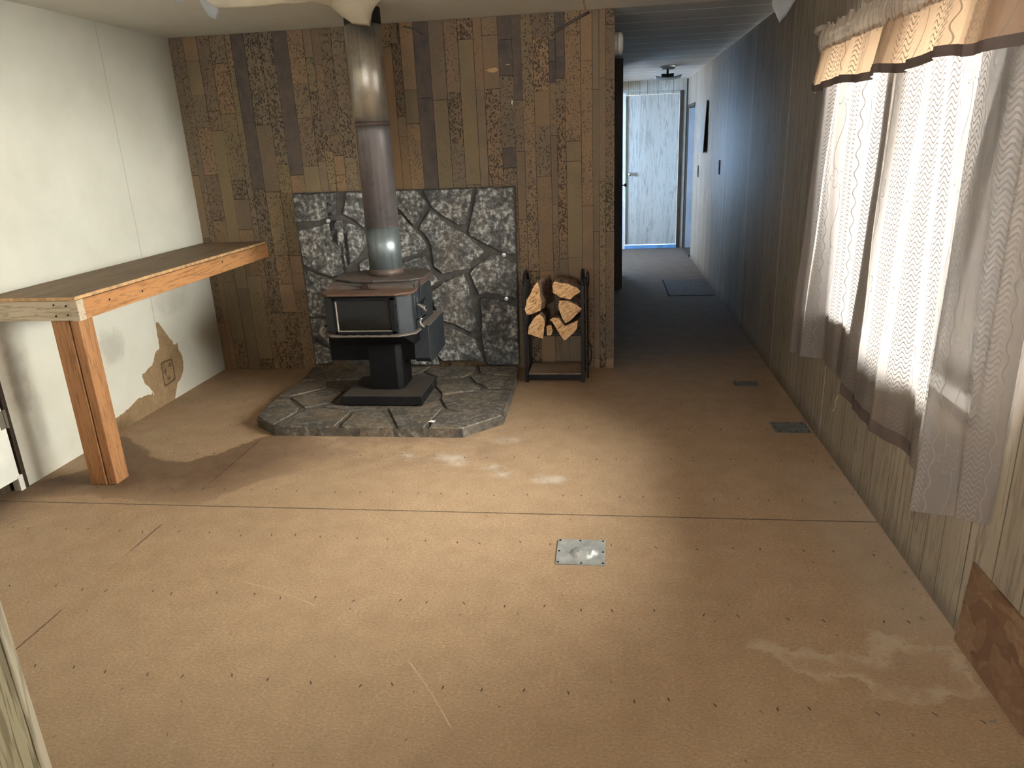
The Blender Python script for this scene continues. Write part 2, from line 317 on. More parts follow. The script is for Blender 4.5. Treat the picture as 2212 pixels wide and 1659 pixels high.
def mat_leftwall():
    k = N('painted_wallboard'); p = k.geo(); x, y, z = k.xyz(p)
    n = k.noise(p, 3, 5, .6); f = k.noise(p, 160, 2)
    c = k.ramp(n, [(.3, (.60, .59, .51)), (.7, (.68, .67, .595))])
    def blob(y0, z0, ry, rz, amt, col, thr=(.75, .1)):
        e = k.m('ADD', k.m('POWER', k.m('ABSOLUTE', k.m('DIVIDE', k.m('SUBTRACT', y, y0), ry)), 2.0), k.m('POWER', k.m('ABSOLUTE', k.m('DIVIDE', k.m('SUBTRACT', z, z0), rz)), 2.0))
        e = k.m('ADD', e, k.m('MULTIPLY', k.m('SUBTRACT', k.noise(p, 14, 5, .7), .5), 1.7))
        return k.m('MULTIPLY', k.step(e, 1.1, .0), amt), col
    for b in [(2.93, .52, .07, .22, .42, (.17, .15, .12)), (2.99, .30, .05, .2, .2, (.2, .18, .15)), (3.60, .48, .13, .12, .36, (.20, .18, .14)), (4.25, .63, .26, .12, .28, (.25, .23, .19)), (2.86, .60, .05, .3, .4, (.28, .2, .13))]:
        m_, cc = blob(*b); c = k.mix(m_, c, cc)
    # board joint
    s1 = k.step(k.m('ABSOLUTE', k.m('SUBTRACT', y, k.m('ADD', 4.03, k.m('MULTIPLY', k.m('SUBTRACT', k.noise(p, 5, 2), .5), .01)))), .005, .002)
    c = k.mix(k.m('MULTIPLY', s1, k.ramp(z, [(.3, .55), (1, .35)])), c, (.22, .2, .16))
    # torn facing paper: bare brown core
    nz = k.m('MULTIPLY', k.m('SUBTRACT', k.noise(p, 40, 4, .6), .5), .018)
    t = k.m('ADD', k.attr('tear')[2], nz)
    core = k.ramp(k.noise(p, 24, 5, .65), [(.3, (.225, .145, .075)), (.7, (.34, .24, .14))])
    core = k.mix(k.step(k.m('ABSOLUTE', k.attr('square')[2]), .008, .003), core, (.09, .055, .03))
    core = k.mix(k.m('MULTIPLY', k.step(k.attr('square')[2], .0, -.02), k.step(k.noise(p, 38, 4), .5, .62)), core, (.11, .07, .04))
    c = k.mix(k.step(t, .003, -.003), c, core)
    c = k.mix(k.m('MULTIPLY', k.step(k.m('ABSOLUTE', k.m('ADD', t, -.004)), .006, .001), .5), c, (.75, .70, .60))
    c = k.mix(k.m('MULTIPLY', k.m('MULTIPLY', k.step(t, .0, -.02), k.step(z, .10, .02)), k.m('MULTIPLY', k.step(y, 3.75, 3.5), .7)), c, (.09, .055, .03))
    return k.done(c, .55, 0, k.bump(k.m('ADD', f, k.m('MULTIPLY', k.step(t, .003, -.003), -3)), .08, .002), .35)

def mat_ceiling(hall):
    k = N('hall_ceiling_board' if hall else 'ceiling_board'); p = k.geo(); x, y, z = k.xyz(p)
    n = k.noise(p, 2.2, 4)
    if hall:
        c = k.ramp(n, [(.3, (.46, .46, .44)), (.7, (.56, .56, .53))])
        b = k.noise(k.map(p, (55, 30, 30)), 1, 4, .65, .4); h = b
        c = k.mix(k.ramp(b, [(.35, .35), (.6, 0)]), c, (.30, .30, .29))
        q = k.m('MODULO', k.m('SUBTRACT', y, 4.64), .378); c = k.mix(k.m('MULTIPLY', k.step(k.m('ABSOLUTE', k.m('SUBTRACT', q, .35)), .014, .007), .9), c, (.95, .95, .93))
    else:
        c = k.ramp(n, [(.3, (.68, .66, .59)), (.7, (.76, .74, .67))]); h = k.noise(p, 90, 2)
        st = k.step(k.m('ABSOLUTE', k.m('ADD', k.m('SUBTRACT', x, -.13), k.m('MULTIPLY', k.m('SUBTRACT', k.noise(p, 9, 3), .5), .03))), .006, .002)
        c = k.mix(k.m('MULTIPLY', st, .7), c, (.22, .16, .10))
        st = k.step(k.m('ABSOLUTE', k.m('SUBTRACT', x, -2.57)), .008, .001); c = k.mix(k.m('MULTIPLY', st, .3), c, (.7, .68, .6))
    return k.done(c, .65, 0, k.bump(h, .3 if hall else .05, .006), .3)

def mat_stone(name, lo, hi, white):
    k = N(name); p = k.geo(); n1 = k.noise(p, 5, 5, .6); n2 = k.noise(p, 34, 8, .78); n3 = k.noise(p, 10, 5, .7)
    c = k.ramp(n2, [(.38, lo), (.52, tuple((a+b)/2 for a, b in zip(lo, hi))), (.62, hi)])
    msk = k.m('MULTIPLY', k.step(n2, .49, .60), k.step(k.m('ADD', n3, k.m('MULTIPLY', n1, .5)), .58, .88))
    c = k.mix(k.m('MULTIPLY', k.step(n3, .55, .36), .6), c, tuple(q*.6 for q in lo))
    c = k.mix(k.m('MULTIPLY', msk, white), c, (.66, .66, .64))
    c = k.mix(k.m('MULTIPLY', k.step(n1, .52, .66), .35), c, (.10, .075, .05))
    if name == 'panel_stone':
        x, y, z = k.xyz(p)
        # black creosote drips and a brown run
        d = None
        for x0, w, a, b in [(-1.815, .016, .95, 1.25), (-1.792, .03, .84, 1.07), (-1.72, .022, .68, 1.06), (-1.755, .016, .62, .9), (-1.80, .012, 0.9, 1.2)]:
            q = k.m('ABSOLUTE', k.m('ADD', k.m('SUBTRACT', x, x0), k.m('MULTIPLY', k.m('SUBTRACT', k.noise(k.map(p, (1, 1, 12)), 1, 3), .5), .02)))
            t = k.m('MULTIPLY', k.step(q, w, w*.3), k.m('MULTIPLY', k.step(z, a-.04, a+.04), k.step(z, b+.03, b-.02))); d = t if d is None else k.m('MAXIMUM', d, t)
        c = k.mix(k.m('MULTIPLY', d, k.step(n3, .38, .5)), c, (.012, .011, .012))
        br = k.m('MULTIPLY', k.step(k.m('ABSOLUTE', k.m('SUBTRACT', x, -1.02)), .12, .03), k.m('MULTIPLY', k.step(z, 1.0, .9), k.step(z, .1, .3)))
        c = k.mix(k.m('MULTIPLY', br, .38), c, (.13, .095, .065))
        c = k.mix(k.m('MULTIPLY', k.step(k.m('ABSOLUTE', k.m('SUBTRACT', x, -.73)), .1, .02), k.m('MULTIPLY', k.step(z, .38, .25), .4)), c, (.04, .038, .036))
    else:
        c = k.mix(k.m('MULTIPLY', k.step(k.noise(p, 7, 4), .45, .6), .4), c, (.20, .145, .095))
    h = k.m('ADD', k.m('MULTIPLY', n3, 1.5), k.m('MULTIPLY', n2, .6))
    return k.done(c, .72, 0, k.bump(h, .5, .008), .35)

def mat_steel(name, base, dust, amount=.5, rough=.5, metal=.3, rust=0.0):
    k = N(name); p = k.geo(); n = k.noise(p, 8, 5, .65); f = k.noise(p, 70, 4, .6)
    nrm = k.n('NewGeometry').outputs['Normal']; up = k.xyz(nrm)[2]
    c = k.mix(k.ramp(f, [(.35, 0), (.7, .4)]), base, tuple(b*.4 for b in base))
    am = k.m('MULTIPLY', k.m('ADD', k.m('MULTIPLY', k.step(up, .4, .9), .6), k.m('MULTIPLY', k.step(n, .5, .75), .22)), amount, clamp=True)
    c = k.mix(am, c, dust)
    if rust: c = k.mix(k.m('MULTIPLY', k.step(k.noise(p, 14, 5, .7), .46, .62), rust), c, (.13, .055, .03))
    return k.done(c, k.m('ADD', k.m('MULTIPLY', n, .35), rough-.1), metal, k.bump(f, .12, .002), .25)

def mat_pipe(name, c1, c2, rough, metal, streak=1.0):
    k = N(name); p = k.geo(); s = k.noise(k.map(p, (45, 45, 2.0)), 1, 5, .6); n = k.noise(p, 12, 5, .65)
    c = k.ramp(s, [(.3, c1), (.7, c2)]); c = k.mix(k.ramp(n, [(.5, 0), (.75, .5)]), c, tuple(v*.45 for v in c1))
    return k.done(c, k.m('ADD', k.m('MULTIPLY', n, .25), rough-.12), metal, k.bump(k.m('ADD', s, n), .08*streak, .004), .5)

def mat_curtain(name, colA, colB, trans, thru):
    k = N(name); uv = k.n('TexCoord').outputs['UV']; u, v, _ = k.xyz(uv)
    wv = k.m('MULTIPLY', k.m('SINE', k.m('MULTIPLY', u, 2*math.pi/.045)), .0085)
    ph = k.m('FRACT', k.m('DIVIDE', k.m('ADD', v, wv), .0175))
    line = k.step(k.m('ABSOLUTE', k.m('SUBTRACT', ph, .5)), .20, .10)
    bu = k.m('FRACT', k.m('DIVIDE', k.m('ADD', u, .03), .30))
    band = k.m('MULTIPLY', k.step(bu, .02, .03), k.step(bu, .50, .49))
    # scroll embroidery running down beside each wave band, and sprigs on the plain band
    su = k.m('SUBTRACT', bu, .57); sc = k.m('ABSOLUTE', k.m('SUBTRACT', su, k.m('MULTIPLY', k.m('SINE', k.m('MULTIPLY', v, 2*math.pi/.075)), .035)))
    scroll = k.step(sc, .014, .006)
    cell = k.comb(k.m('DIVIDE', k.m('ADD', u, .03), .30), k.m('DIVIDE', v, .34), 0)
    fx = k.m('SUBTRACT', bu, .80); fy = k.m('SUBTRACT', k.m('FRACT', k.m('DIVIDE', v, .34)), .5)
    px = k.m('MULTIPLY', fx, .30); py = k.m('MULTIPLY', fy, .34)
    rad = k.m('SQRT', k.m('ADD', k.m('MULTIPLY', px, px), k.m('MULTIPLY', py, py))); ang = k.m('ARCTAN2', py, px)
    pet = k.m('MULTIPLY', k.m('ADD', k.m('ABSOLUTE', k.m('SINE', k.m('MULTIPLY', ang, 2.5))), .35), .032)
    flower = k.step(k.m('ABSOLUTE', k.m('SUBTRACT', rad, pet)), .0026, .001)
    vine = k.m('MULTIPLY', k.step(k.m('ABSOLUTE', k.m('SUBTRACT', px, k.m('MULTIPLY', k.m('SINE', k.m('MULTIPLY', v, 2*math.pi/.34)), .022))), .0022, .0009), k.step(rad, .035, .04))
    deco = k.m('MAXIMUM', k.m('MULTIPLY', line, band), k.m('MAXIMUM', scroll, k.m('MAXIMUM', flower, vine)))
    wvn = k.noise(k.map(uv, (60, 500, 1)), 1, 2); stain = k.noise(k.map(uv, (3, 2, 1)), 1, 4)
    c = k.mix(k.ramp(wvn, [(.3, 0), (.7, .3)]), colA, tuple(q*.85 for q in colA))
    c = k.mix(k.m('MULTIPLY', k.ramp(stain, [(.45, 0), (.7, .6)]), 1.0), c, colB)
    cd = k.mix(k.m('MULTIPLY', deco, .75), k.vm('MULTIPLY', c, (4.2, 4.35, 4.25)), tuple(q*.12 for q in colA))
    gl = k.mix(k.m('MULTIPLY', deco, .16), c, (.40, .37, .34))
    d = k.n('BsdfPrincipled'); k.put(d.inputs['Base Color'], gl); d.inputs['Roughness'].default_value = .42; d.inputs['Specular IOR Level'].default_value = .5
    k.put(d.inputs['Normal'], k.bump(deco, .25, .002))
    t = k.n('BsdfTranslucent'); k.put(t.inputs[0], cd)
    mx = k.n('MixShader', i0=trans); k.t.links.new(d.outputs[0], mx.inputs[1]); k.t.links.new(t.outputs[0], mx.inputs[2])
    tr = k.n('BsdfTransparent', i0=(.95, .92, .86)); m2 = k.n('MixShader'); k.put(m2.inputs[0], k.m('MULTIPLY', k.m('SUBTRACT', 1, k.m('MULTIPLY', deco, .85)), thru))
    k.t.links.new(mx.outputs[0], m2.inputs[1]); k.t.links.new(tr.outputs[0], m2.inputs[2]); k.t.links.new(m2.outputs[0], k.out.inputs[0])
    return k.mat

def mat_glass(name='window_glass', tint=(.95, .97, .97), refl=.08):
    k = N(name); t = k.n('BsdfTransparent', i0=tint); g = k.n('BsdfGlossy', i0=(1, 1, 1)); g.inputs['Roughness'].default_value = .05
    fr = k.n('Fresnel'); fr.inputs[0].default_value = 1.45
    m_ = k.n('MixShader', i0=k.m('MULTIPLY', fr.outputs[0], 1.0)); k.t.links.new(t.outputs[0], m_.inputs[1]); k.t.links.new(g.outputs[0], m_.inputs[2]); k.t.links.new(m_.outputs[0], k.out.inputs[0])
    return k.mat
def mat_logend():
    k = N('split_log_wood'); p = k.geo(); mp = k.n('Mapping'); k.put(mp.inputs[0], p); mp.inputs['Rotation'].default_value = (0, math.radians(32), 0)
    n = k.noise(k.map(mp.outputs[0], (22, 4, 95)), 1, 5, .65, .4); f = k.noise(k.map(mp.outputs[0], (60, 30, 260)), 1, 3)
    c = k.ramp(n, [(.30, (.30, .14, .06)), (.46, (.60, .35, .17)), (.66, (.78, .53, .31))]); c = k.mix(k.step(f, .42, .34), c, (.16, .07, .03))
    return k.done(c, .75, 0, k.bump(k.m('ADD', n, f), .5, .006), .2)
def mat_osb():
    k = N('strand_board'); p = k.geo()
    v = k.vor(k.map(k.n('VectorMath', operation='ADD', i0=p, i1=k.vm('MULTIPLY', k.n('TexNoise', i0=p).outputs[1], (.25, .25, .25))).outputs[0], (10, 14, 26)), 1); r, g, b = k.xyz(v[1])
    c = k.ramp(r, [(.0, (.085, .045, .024)), (.5, (.135, .078, .042)), (1, (.19, .12, .07))]); n = k.noise(k.map(p, (20, 60, 60)), 1, 4)
    c = k.mix(k.ramp(n, [(.4, .4), (.65, 0)]), c, (.09, .045, .022))
    return k.done(c, .75, 0, k.bump(k.m('ADD', r, n), .3, .003), .3)
def mat_galv():
    k = N('galvanised_sheet'); p = k.geo(); n = k.noise(p, 22, 5, .65); v = k.vor(p, 60)[0]
    c = k.ramp(n, [(.3, (.34, .36, .36)), (.7, (.56, .58, .57))])
    return k.done(c, .5, .45, k.bump(k.noise(p, 60, 4), .2, .003), .5)

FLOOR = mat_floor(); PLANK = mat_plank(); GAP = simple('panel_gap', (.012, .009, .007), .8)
GRV = [-2.4, -2.27, -2.05, -1.9, -1.7, -1.6, -1.4, -1.2, -1.05, -.9, -.7, -.55, -.4, -.2, 0., .15, .28, .5, .62, .8, .93, 1.1, 1.22, 1.42, 1.56, 1.72, 1.86, 2.01, 2.16, 2.27, 2.37, 2.5, 2.62, 2.79, 2.9, 3.05, 3.18, 3.33, 3.5, 3.58, 3.74, 3.9, 4.0, 4.17, 4.27, 4.42, 4.67]
def dirt_r(k, p, X, c):
    d = k.m('MULTIPLY', k.step(k.m('ADD', X[2], k.m('MULTIPLY', k.m('SUBTRACT', k.noise(p, 16, 5, .7), .5), .12)), .10, .0), .55)
    return k.mix(d, c, (.05, .036, .024))
RPAN = wood('grey_wood_panelling', (.245, .206, .160), (.07, .050, .037), (.335, .29, .228), 'z', .55, .5, (1, GRV), use_geo=True, vlines=(1, [3.506, 4.671, 5.845, 7.024, 8.2], (.75, .75, .72)), dirt=dirt_r, contrast=.9)
EPAN = wood('pale_wood_panelling', (.42, .39, .32), (.2, .17, .13), (.52, .50, .43), 'z', .8, .5, (0, [.27, .42, .52, .66, .86, .99]), use_geo=True)
DOORW = wood('pale_wood_door_skin', (.45, .43, .37), (.24, .21, .17), (.55, .53, .47), 'z', .6, .5, use_geo=True)
DARKW = wood('dark_brown_wood', (.045, .030, .02), (.015, .01, .007), (.065, .045, .03), 'z', .8, .5, use_geo=True)
NEARW = wood('olive_wood_panelling', (.29, .26, .165), (.07, .055, .03), (.38, .345, .235), 'z', .5, .5, contrast=1.3, use_geo=True)
LWALL = mat_leftwall(); CEIL = mat_ceiling(False); HCEIL = mat_ceiling(True)
WHITE = simple('white_paint', (.70, .69, .64), .5, 0, .06)
PLASTIC = simple('white_plastic', (.82, .82, .79), .4, 0, .04)
BLUE = simple('blue_painted_threshold', (.16, .34, .58), .6, 0, .12)
RDOOR = simple('recessed_door_paint', (.30, .32, .34), .5, 0, .06, 4)
LEFTDOOR = simple('white_door_paint', (.74, .75, .69), .45, 0, .05, 4)
STONE = mat_stone('panel_stone', (.06, .06, .06), (.30, .295, .285), .9)
HSTONE = mat_stone('hearth_stone', (.060, .052, .044), (.165, .145, .12), .16)
MORTAR = simple('panel_mortar', (.075, .07, .065), .85, 0, .2, 20, .3); HMORT = simple('hearth_mortar', (.085, .072, .058), .85, 0, .25, 20, .3)
BRICK = simple('orange_brick', (.30, .13, .06), .8, 0, .2, 20)
STEEL = mat_steel('stove_steel', (.010, .011, .013), (.12, .105, .09), .25, .45, .4)
STEELB = mat_steel('stove_blackened_steel', (.006, .006, .007), (.05, .043, .036), .22, .42, .4)
STOVETOP = mat_steel('stove_top_plate', (.085, .075, .07), (.24, .21, .185), .75, .5, .3, .55)
RUST = mat_steel('stove_rusty_plate', (.12, .07, .05), (.28, .19, .14), .55, .55, .2, .6)
STAN = mat_steel('stove_dusty_cover', (.13, .11, .095), (.24, .20, .17), .9, .55, .1)
SIDES = mat_steel('stove_side_steel', (.032, .036, .042), (.15, .145, .135), .40, .42, .4)
SPRING = simple('spring_wire', (.55, .5, .44), .3, .9, .1)
def mat_stoveglass():
    k = N('sooty_stove_glass'); p = k.geo(); n = k.noise(k.map(p, (6, 6, 16)), 1, 5, .6); z = k.xyz(p)[2]
    s = k.step(k.m('ADD', z, k.m('MULTIPLY', n, .14)), .60, .68)
    c = k.mix(s, (.004, .004, .004), (.017, .018, .019)); return k.done(c, .22, 0, None, .35)
SGLASS = mat_stoveglass()
PIPE1 = mat_pipe('bright_stainless_pipe', (.40, .37, .32), (.62, .58, .51), .42, .85)
PIPE2 = mat_pipe('purple_brown_pipe', (.135, .120, .122), (.22, .195, .195), .5, .5)
PIPE3 = mat_pipe('blue_grey_pipe', (.14, .17, .185), (.25, .285, .30), .42, .65, 2)
PRUST = mat_pipe('rusty_pipe_collar', (.085, .058, .048), (.14, .10, .085), .6, .3); PBLACK = simple('black_pipe_top', (.012, .012, .013), .5)
RACK = simple('black_painted_steel', (.010, .010, .012), .4, .2, .2); SHELFW = wood('worn_shelf_wood', (.20, .14, .095), (.05, .03, .02), (.36, .26, .18), 'x', 1.5, .75, use_geo=True)
LOGEND = mat_logend(); BARK = simple('log_bark', (.17, .105, .066), .9, 0, .45, 40, .6)
BOARD = wood('orange_pine_board', (.40, .185, .075), (.17, .065, .022), (.50, .25, .105), 'y', 1.0, .55, use_geo=True)
POSTW = wood('orange_pine_post', (.33, .155, .065), (.15, .06, .022), (.43, .22, .10), 'z', 1.0, .6, use_geo=True)
GREYB = wood('weathered_pine_board', (.44, .365, .26), (.24, .175, .11), (.54, .46, .345), 'x', .8, .65, use_geo=True)
TOPW = wood('worn_plywood_top', (.19, .125, .07), (.095, .06, .035), (.26, .18, .11), 'y', .5, .6, use_geo=True)
PLY = simple('plywood_edge', (.48, .30, .15), .7, 0, .2, 30)
GALV_SHADE = simple('shaded_galvanised_sheet', (.14, .145, .145), .75, .1, .15, 20, .2); OSB = mat_osb(); GALV = mat_galv(); SCREW = simple('screw_metal', (.6, .62, .63), .35, .9, .1); DARK = simple('dark_hole', (.006, .006, .006), .9)  # first sheet: darker galvanised copy with the right-hand plates' shade in its colour
CURT = mat_curtain('curtain_cloth', (.150, .130, .122), (.16, .13, .105), .026, .165)
VALM = mat_curtain('valance_cloth', (.34, .225, .15), (.31, .215, .14), .075, .0); VALH = mat_curtain('valance_header_cloth', (.36, .30, .25), (.34, .28, .23), .035, .0); HEMM = simple('hem_cloth', (.085, .062, .056), .7)
GLASS = mat_glass(); ALU = simple('window_frame_paint', (.68, .68, .66), .4, .1, .05)
PAPER = simple('torn_ceiling_paper', (.66, .60, .46), .6, 0, .06, 6, .05); PAPERG = simple('torn_paper_grey_back', (.42, .44, .46), .6, 0, .06, 6)
CHROME = simple('chrome', (.75, .74, .70), .15, 1, .02); CABLE = simple('brown_cable', (.10, .085, .07), .5)
SCRAP = simple('paper_scrap', (.75, .8, .86), .6, 0, .05)
# ---------------------------------------------------------------- room shell
def floor():
    b = MB(); x0, x1, y0, y1 = XL-.1, XR+.1, YF-.1, YE+.1
    nx, ny = 162, 524
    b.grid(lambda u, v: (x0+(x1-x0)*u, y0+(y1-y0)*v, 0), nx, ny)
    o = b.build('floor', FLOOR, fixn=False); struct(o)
    def near(poly, pad):
        xs = [p[0] for p in poly]; ys = [p[1] for p in poly]
        return lambda c: seg_sd((c.x, c.y), poly) if min(xs)-pad < c.x < max(xs)+pad and min(ys)-pad < c.y < max(ys)+pad else 1.0
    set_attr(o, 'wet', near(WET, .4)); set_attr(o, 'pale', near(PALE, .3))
    set_attr(o, 'sun_spots', lambda c: min([math.hypot((c.x-a)/1.6, c.y-d)-r for (a, d), r in zip(SUN_SPOTS, (.03, .045, .03, .02, .025, .04, .02))]) if -1.4 < c.x < .2 and 2.7 < c.y < 3.8 else 1.0)
    return o
floor()
# slab below keeps daylight out
b = MB(); b.box(-4.6, XR+.1, YF-.1, YE+1.2, -.12, -.02); struct(b.build('floor_subfloor', GAP))

def ceilings():
    b = MB(); b.box(XL-.1, XR+.1, YF-.1, YB, ZC, ZC+.1); struct(b.build('ceiling', CEIL))
    b = MB(); b.box(XH-.1, XR+.1, YB, YE+.1, ZC+.004, ZC+.1)
    o = struct(b.build('ceiling_hall', HCEIL))
ceilings()

def wall_back():
    b = MB(); b.box(XL-.1, XH, YB, YB+.1, 0, ZC, 1)
    rnd = random.Random(21); cols = []; corks = []; ncol0 = len(b.f)
    dark = [(-2.36, -2.31, .9, 2.2), (-2.05, -2.01, 1.3, 2.2), (-1.165, -1.115, .9, 2.2), (-.62, -.555, 1.72, 2.2), (-.33, -.29, 1.8, 2.1), (-.62, -.57, 1.35, 1.5), (-1.5, -1.46, .2, .8)]
    x = XL
    pal = [(.185, .130, .080), (.160, .115, .074), (.205, .137, .083), (.175, .137, .080), (.145, .108, .076), (.215, .142, .084), (.155, .122, .085)]
    perv = []
    while x < XH-.004:
        w = rnd.choice([.04, .055, .07, .085, .095, .105]); 
        if x+w > XH-.03: w = XH-x
        z = 0.0
        while z < ZC-.001:
            h = rnd.choice([.12, .2, .3, .42, .6, .85])
            if z == 0: h *= rnd.uniform(.4, 1)
            if z+h > ZC-.08: h = ZC-z
            col = list(rnd.choice(pal)); ck = rnd.choice([-.25, 0., .2, .45, .7, 1.0, .6])
            f = rnd.uniform(1.2, 1.55); col = [q*f*w_ for q, w_ in zip(col, (1.04, 1, .93))]
            cx = x+w/2; cz = z+h/2
            for a, c, d, e in dark:
                if a-.012 < cx < c+.012 and d < cz < e: col = [.075, .062, .060]; ck = rnd.choice([-.3, .0, .1])
            g = .0014 if rnd.random() < .75 else .0004; gz = .0016 if rnd.random() < .6 else .0003
            b.box(x+g, x+w-g, YB-.005-rnd.random()*.001, YB+.001, z+gz, z+h-gz, 0)
            perv += [(col, ck)]*8
            z += h
        x += w
    o = b.build('wall_back', [PLANK, GAP])
    me = o.data; me.attributes.new('tint', 'FLOAT_COLOR', 'POINT'); me.attributes.new('cork', 'FLOAT', 'POINT'); a = me.attributes['tint']; k = me.attributes['cork']
    base = [((.1, .1, .1), 0)]*8 + perv
    for i, (c, q) in enumerate(base): a.data[i].color = (*c, 1); k.data[i].value = q
    struct(o)
    # splintered chips in the facing
    for (cx, cz, w, h, m) in [(-.693, 1.905, .05, .016, PLY), (-.585, 1.715, .006, .02, WHITE), (-.60, 1.93, .02, .004, GREYB)]:
        c = MB(); n = 9; pts = [(cx+w*math.cos(2*math.pi*i/n)*rnd.uniform(.5, 1), cz+h*math.sin(2*math.pi*i/n)*rnd.uniform(.5, 1)) for i in range(n)]
        c.prism(pts, lambda p, q: (p, YB-.008, q), lambda p, q: (p, YB-.004, q)); c.build('splintered_chip', m, o)
wall_back()

def wall_with_holes(name, mat, axis, c0, c1, a0, a1, holes, zt=ZC):
    # axis 'x': slab between x=c0..c1 running along y ; axis 'y': slab between y=c0..c1 running along x
    b = MB(); cuts = sorted({a0, a1, *[h[0] for h in holes], *[h[1] for h in holes]})
    def bx(p, q, r, s):
        if s-r < 1e-6: return
        if axis == 'x': b.box(c0, c1, p, q, r, s)
        else: b.box(p, q, c0, c1, r, s)
    for p, q in zip(cuts, cuts[1:]):
        h = [h for h in holes if h[0] <= p+1e-6 and h[1] >= q-1e-6]
        if h: bx(p, q, 0, h[0][2]); bx(p, q, h[0][3], zt)
        else: bx(p, q, 0, zt)
    return struct(b.build(name, mat))
W1 = (2.08, 3.52, .62, 1.86); W2 = (.25, 1.25, .80, 1.85)
wall_with_holes('wall_right', RPAN, 'x', XR, XR+T, YF-T, YE+T, [W1, (9.56, 10.26, 0, 1.83)])
def wall_left():
    b = MB(); b.box(XL-T, XL-.002, 2.82, YB+T, 0, ZC, 0)
    b.grid(lambda u, v: (XL, 2.825+(YB-2.825)*u, ZC*v), 96, 110)
    b.quad((XL, 2.825, 0), (XL, 2.825, ZC), (XL-.01, 2.825, ZC), (XL-.01, 2.825, 0))
    b.box(XL-T, XL, YF-T, 1.93, 0, ZC); b.box(XL-T, XL, 1.93, 2.82, 2.05, ZC)
    o = struct(b.build('wall_left', LWALL, fixn=False))
    f = lambda poly: (lambda c: seg_sd((c.y, c.z), poly) if 3.3 < c.y < 4.4 and c.z < .7 else 1.0)
    set_attr(o, 'tear', f(TEAR)); set_attr(o, 'square', f(SQ))
wall_left()
wall_with_holes('wall_front', RPAN, 'y', YF-T, YF, XL-T, XR+T, [(-2.2, .6, .55, 2.0)])
# hall
b = MB(); b.box(XH-.1, XH, YB+.1, 7.55, 0, ZC); struct(b.build('wall_hall_left', DARKW))
b = MB(); b.box(XH-.1, XH, YB+.0, YB+.1, 0, ZC) if False else None
b = MB(); b.box(-.1, .145, 7.55, 8.36, 0, ZC+.004); cl = struct(b.build('wall_closet', DARKW))
k = MB(); k.lathe([(.006, 0), (.006, .02), (.016, .026), (.02, .036), (.014, .044)], (.145, 7.72, 1.03), 'x', 16); k.build('closet_knob', simple('dark_bronze', (.02, .015, .012), .35, .6), cl, smooth=True)
b = MB(); b.box(-.02, XH, 8.36, 10.35, 2.05, ZC+.004); struct(b.build('wall_hall_header', WHITE))
# end wall with the doorway opening
wall_with_holes('wall_hall_end', EPAN, 'y', YE, YE+T, -2.4, XR+T, [(-1.35, -.35, .75, 1.75), (.235, .95, 0, 2.0315)], ZC+.004)
b = MB(); b.box(-2.4, -2.3, 7.9, YE, 0, .9); b.box(-2.4, -2.3, 7.9, YE, 1.9, ZC); b.box(-2.4, -2.3, 7.9, 8.1, .9, 1.9); b.box(-2.4, -2.3, 9.15, YE, .9, 1.9)
struct(b.build('wall_side_room_left', WHITE))
b = MB(); b.box(-2.3, -.1, 7.9, 8.0, 0, ZC); struct(b.build('wall_side_room_front', WHITE))
b = MB(); b.box(-2.4, XH-.1, 7.9, YE+T, ZC+.004, ZC+.1); struct(b.build('ceiling_side_room', WHITE))
b = MB(); b.box(-2.4, XL+.0, 7.9, YE+T, -.02, 0); b.box(XL-.2, XL-.1, 7.9, YE, -.02, 0); struct(b.build('floor_side_room', GAP))

def door_end():
    b = MB(); b.box(.24, .945, YE+.02, YE+.055, .052, 2.028); o = struct(b.build('door_2', DOORW, bevel=.002))
    h = MB(); h.lathe([(.026, 0), (.026, -.006), (.011, -.012), (.011, -.03), (.026, -.042), (.029, -.055), (.020, -.066)], (.302, YE+.02, 1.02), 'y', 24); h.build('door_knob', CHROME, o, smooth=True)
    b = MB(); b.box(.235, .95, YE-.015, YE+.06, 0, .045); struct(b.build('trim_1', BLUE, bevel=.004))
    b = MB(); b.box(.20, .238, YE-.012, YE+.01, 0, 2.06); struct(b.build('trim_2', WHITE, bevel=.002))
    b = MB(); b.box(.238, .948, YE-.012, YE+.006, 2.034, 2.06); struct(b.build('trim_10', EPAN, bevel=.002))
    b = MB(); b.box(.948, .985, YE-.014, YE+.01, 0, 2.06); b.box(1.03, 1.05, YE-.03, YE, 0, ZC); struct(b.build('trim_3', DARKW, bevel=.002))
door_end()
def door_right():
    b = MB(); b.box(XR+.075, XR+.10, 9.56, 10.26, .0, 1.83); o = struct(b.build('door_3', RDOOR))
    b = MB(); b.box(XR-.012, XR+.02, 10.26, 10.31, 0, 1.86); b.box(XR-.01, XR+.02, 9.56, 10.31, 1.83, 1.87); b.box(XR-.02, XR+.07, 9.56, 10.26, 0, .03); struct(b.build('trim_4', DARKW, bevel=.003))
    b = MB(); b.box(XR+.001, XR+.074, 10.235, 10.259, .03, 1.829); struct(b.build('trim_5', RDOOR))
door_right()
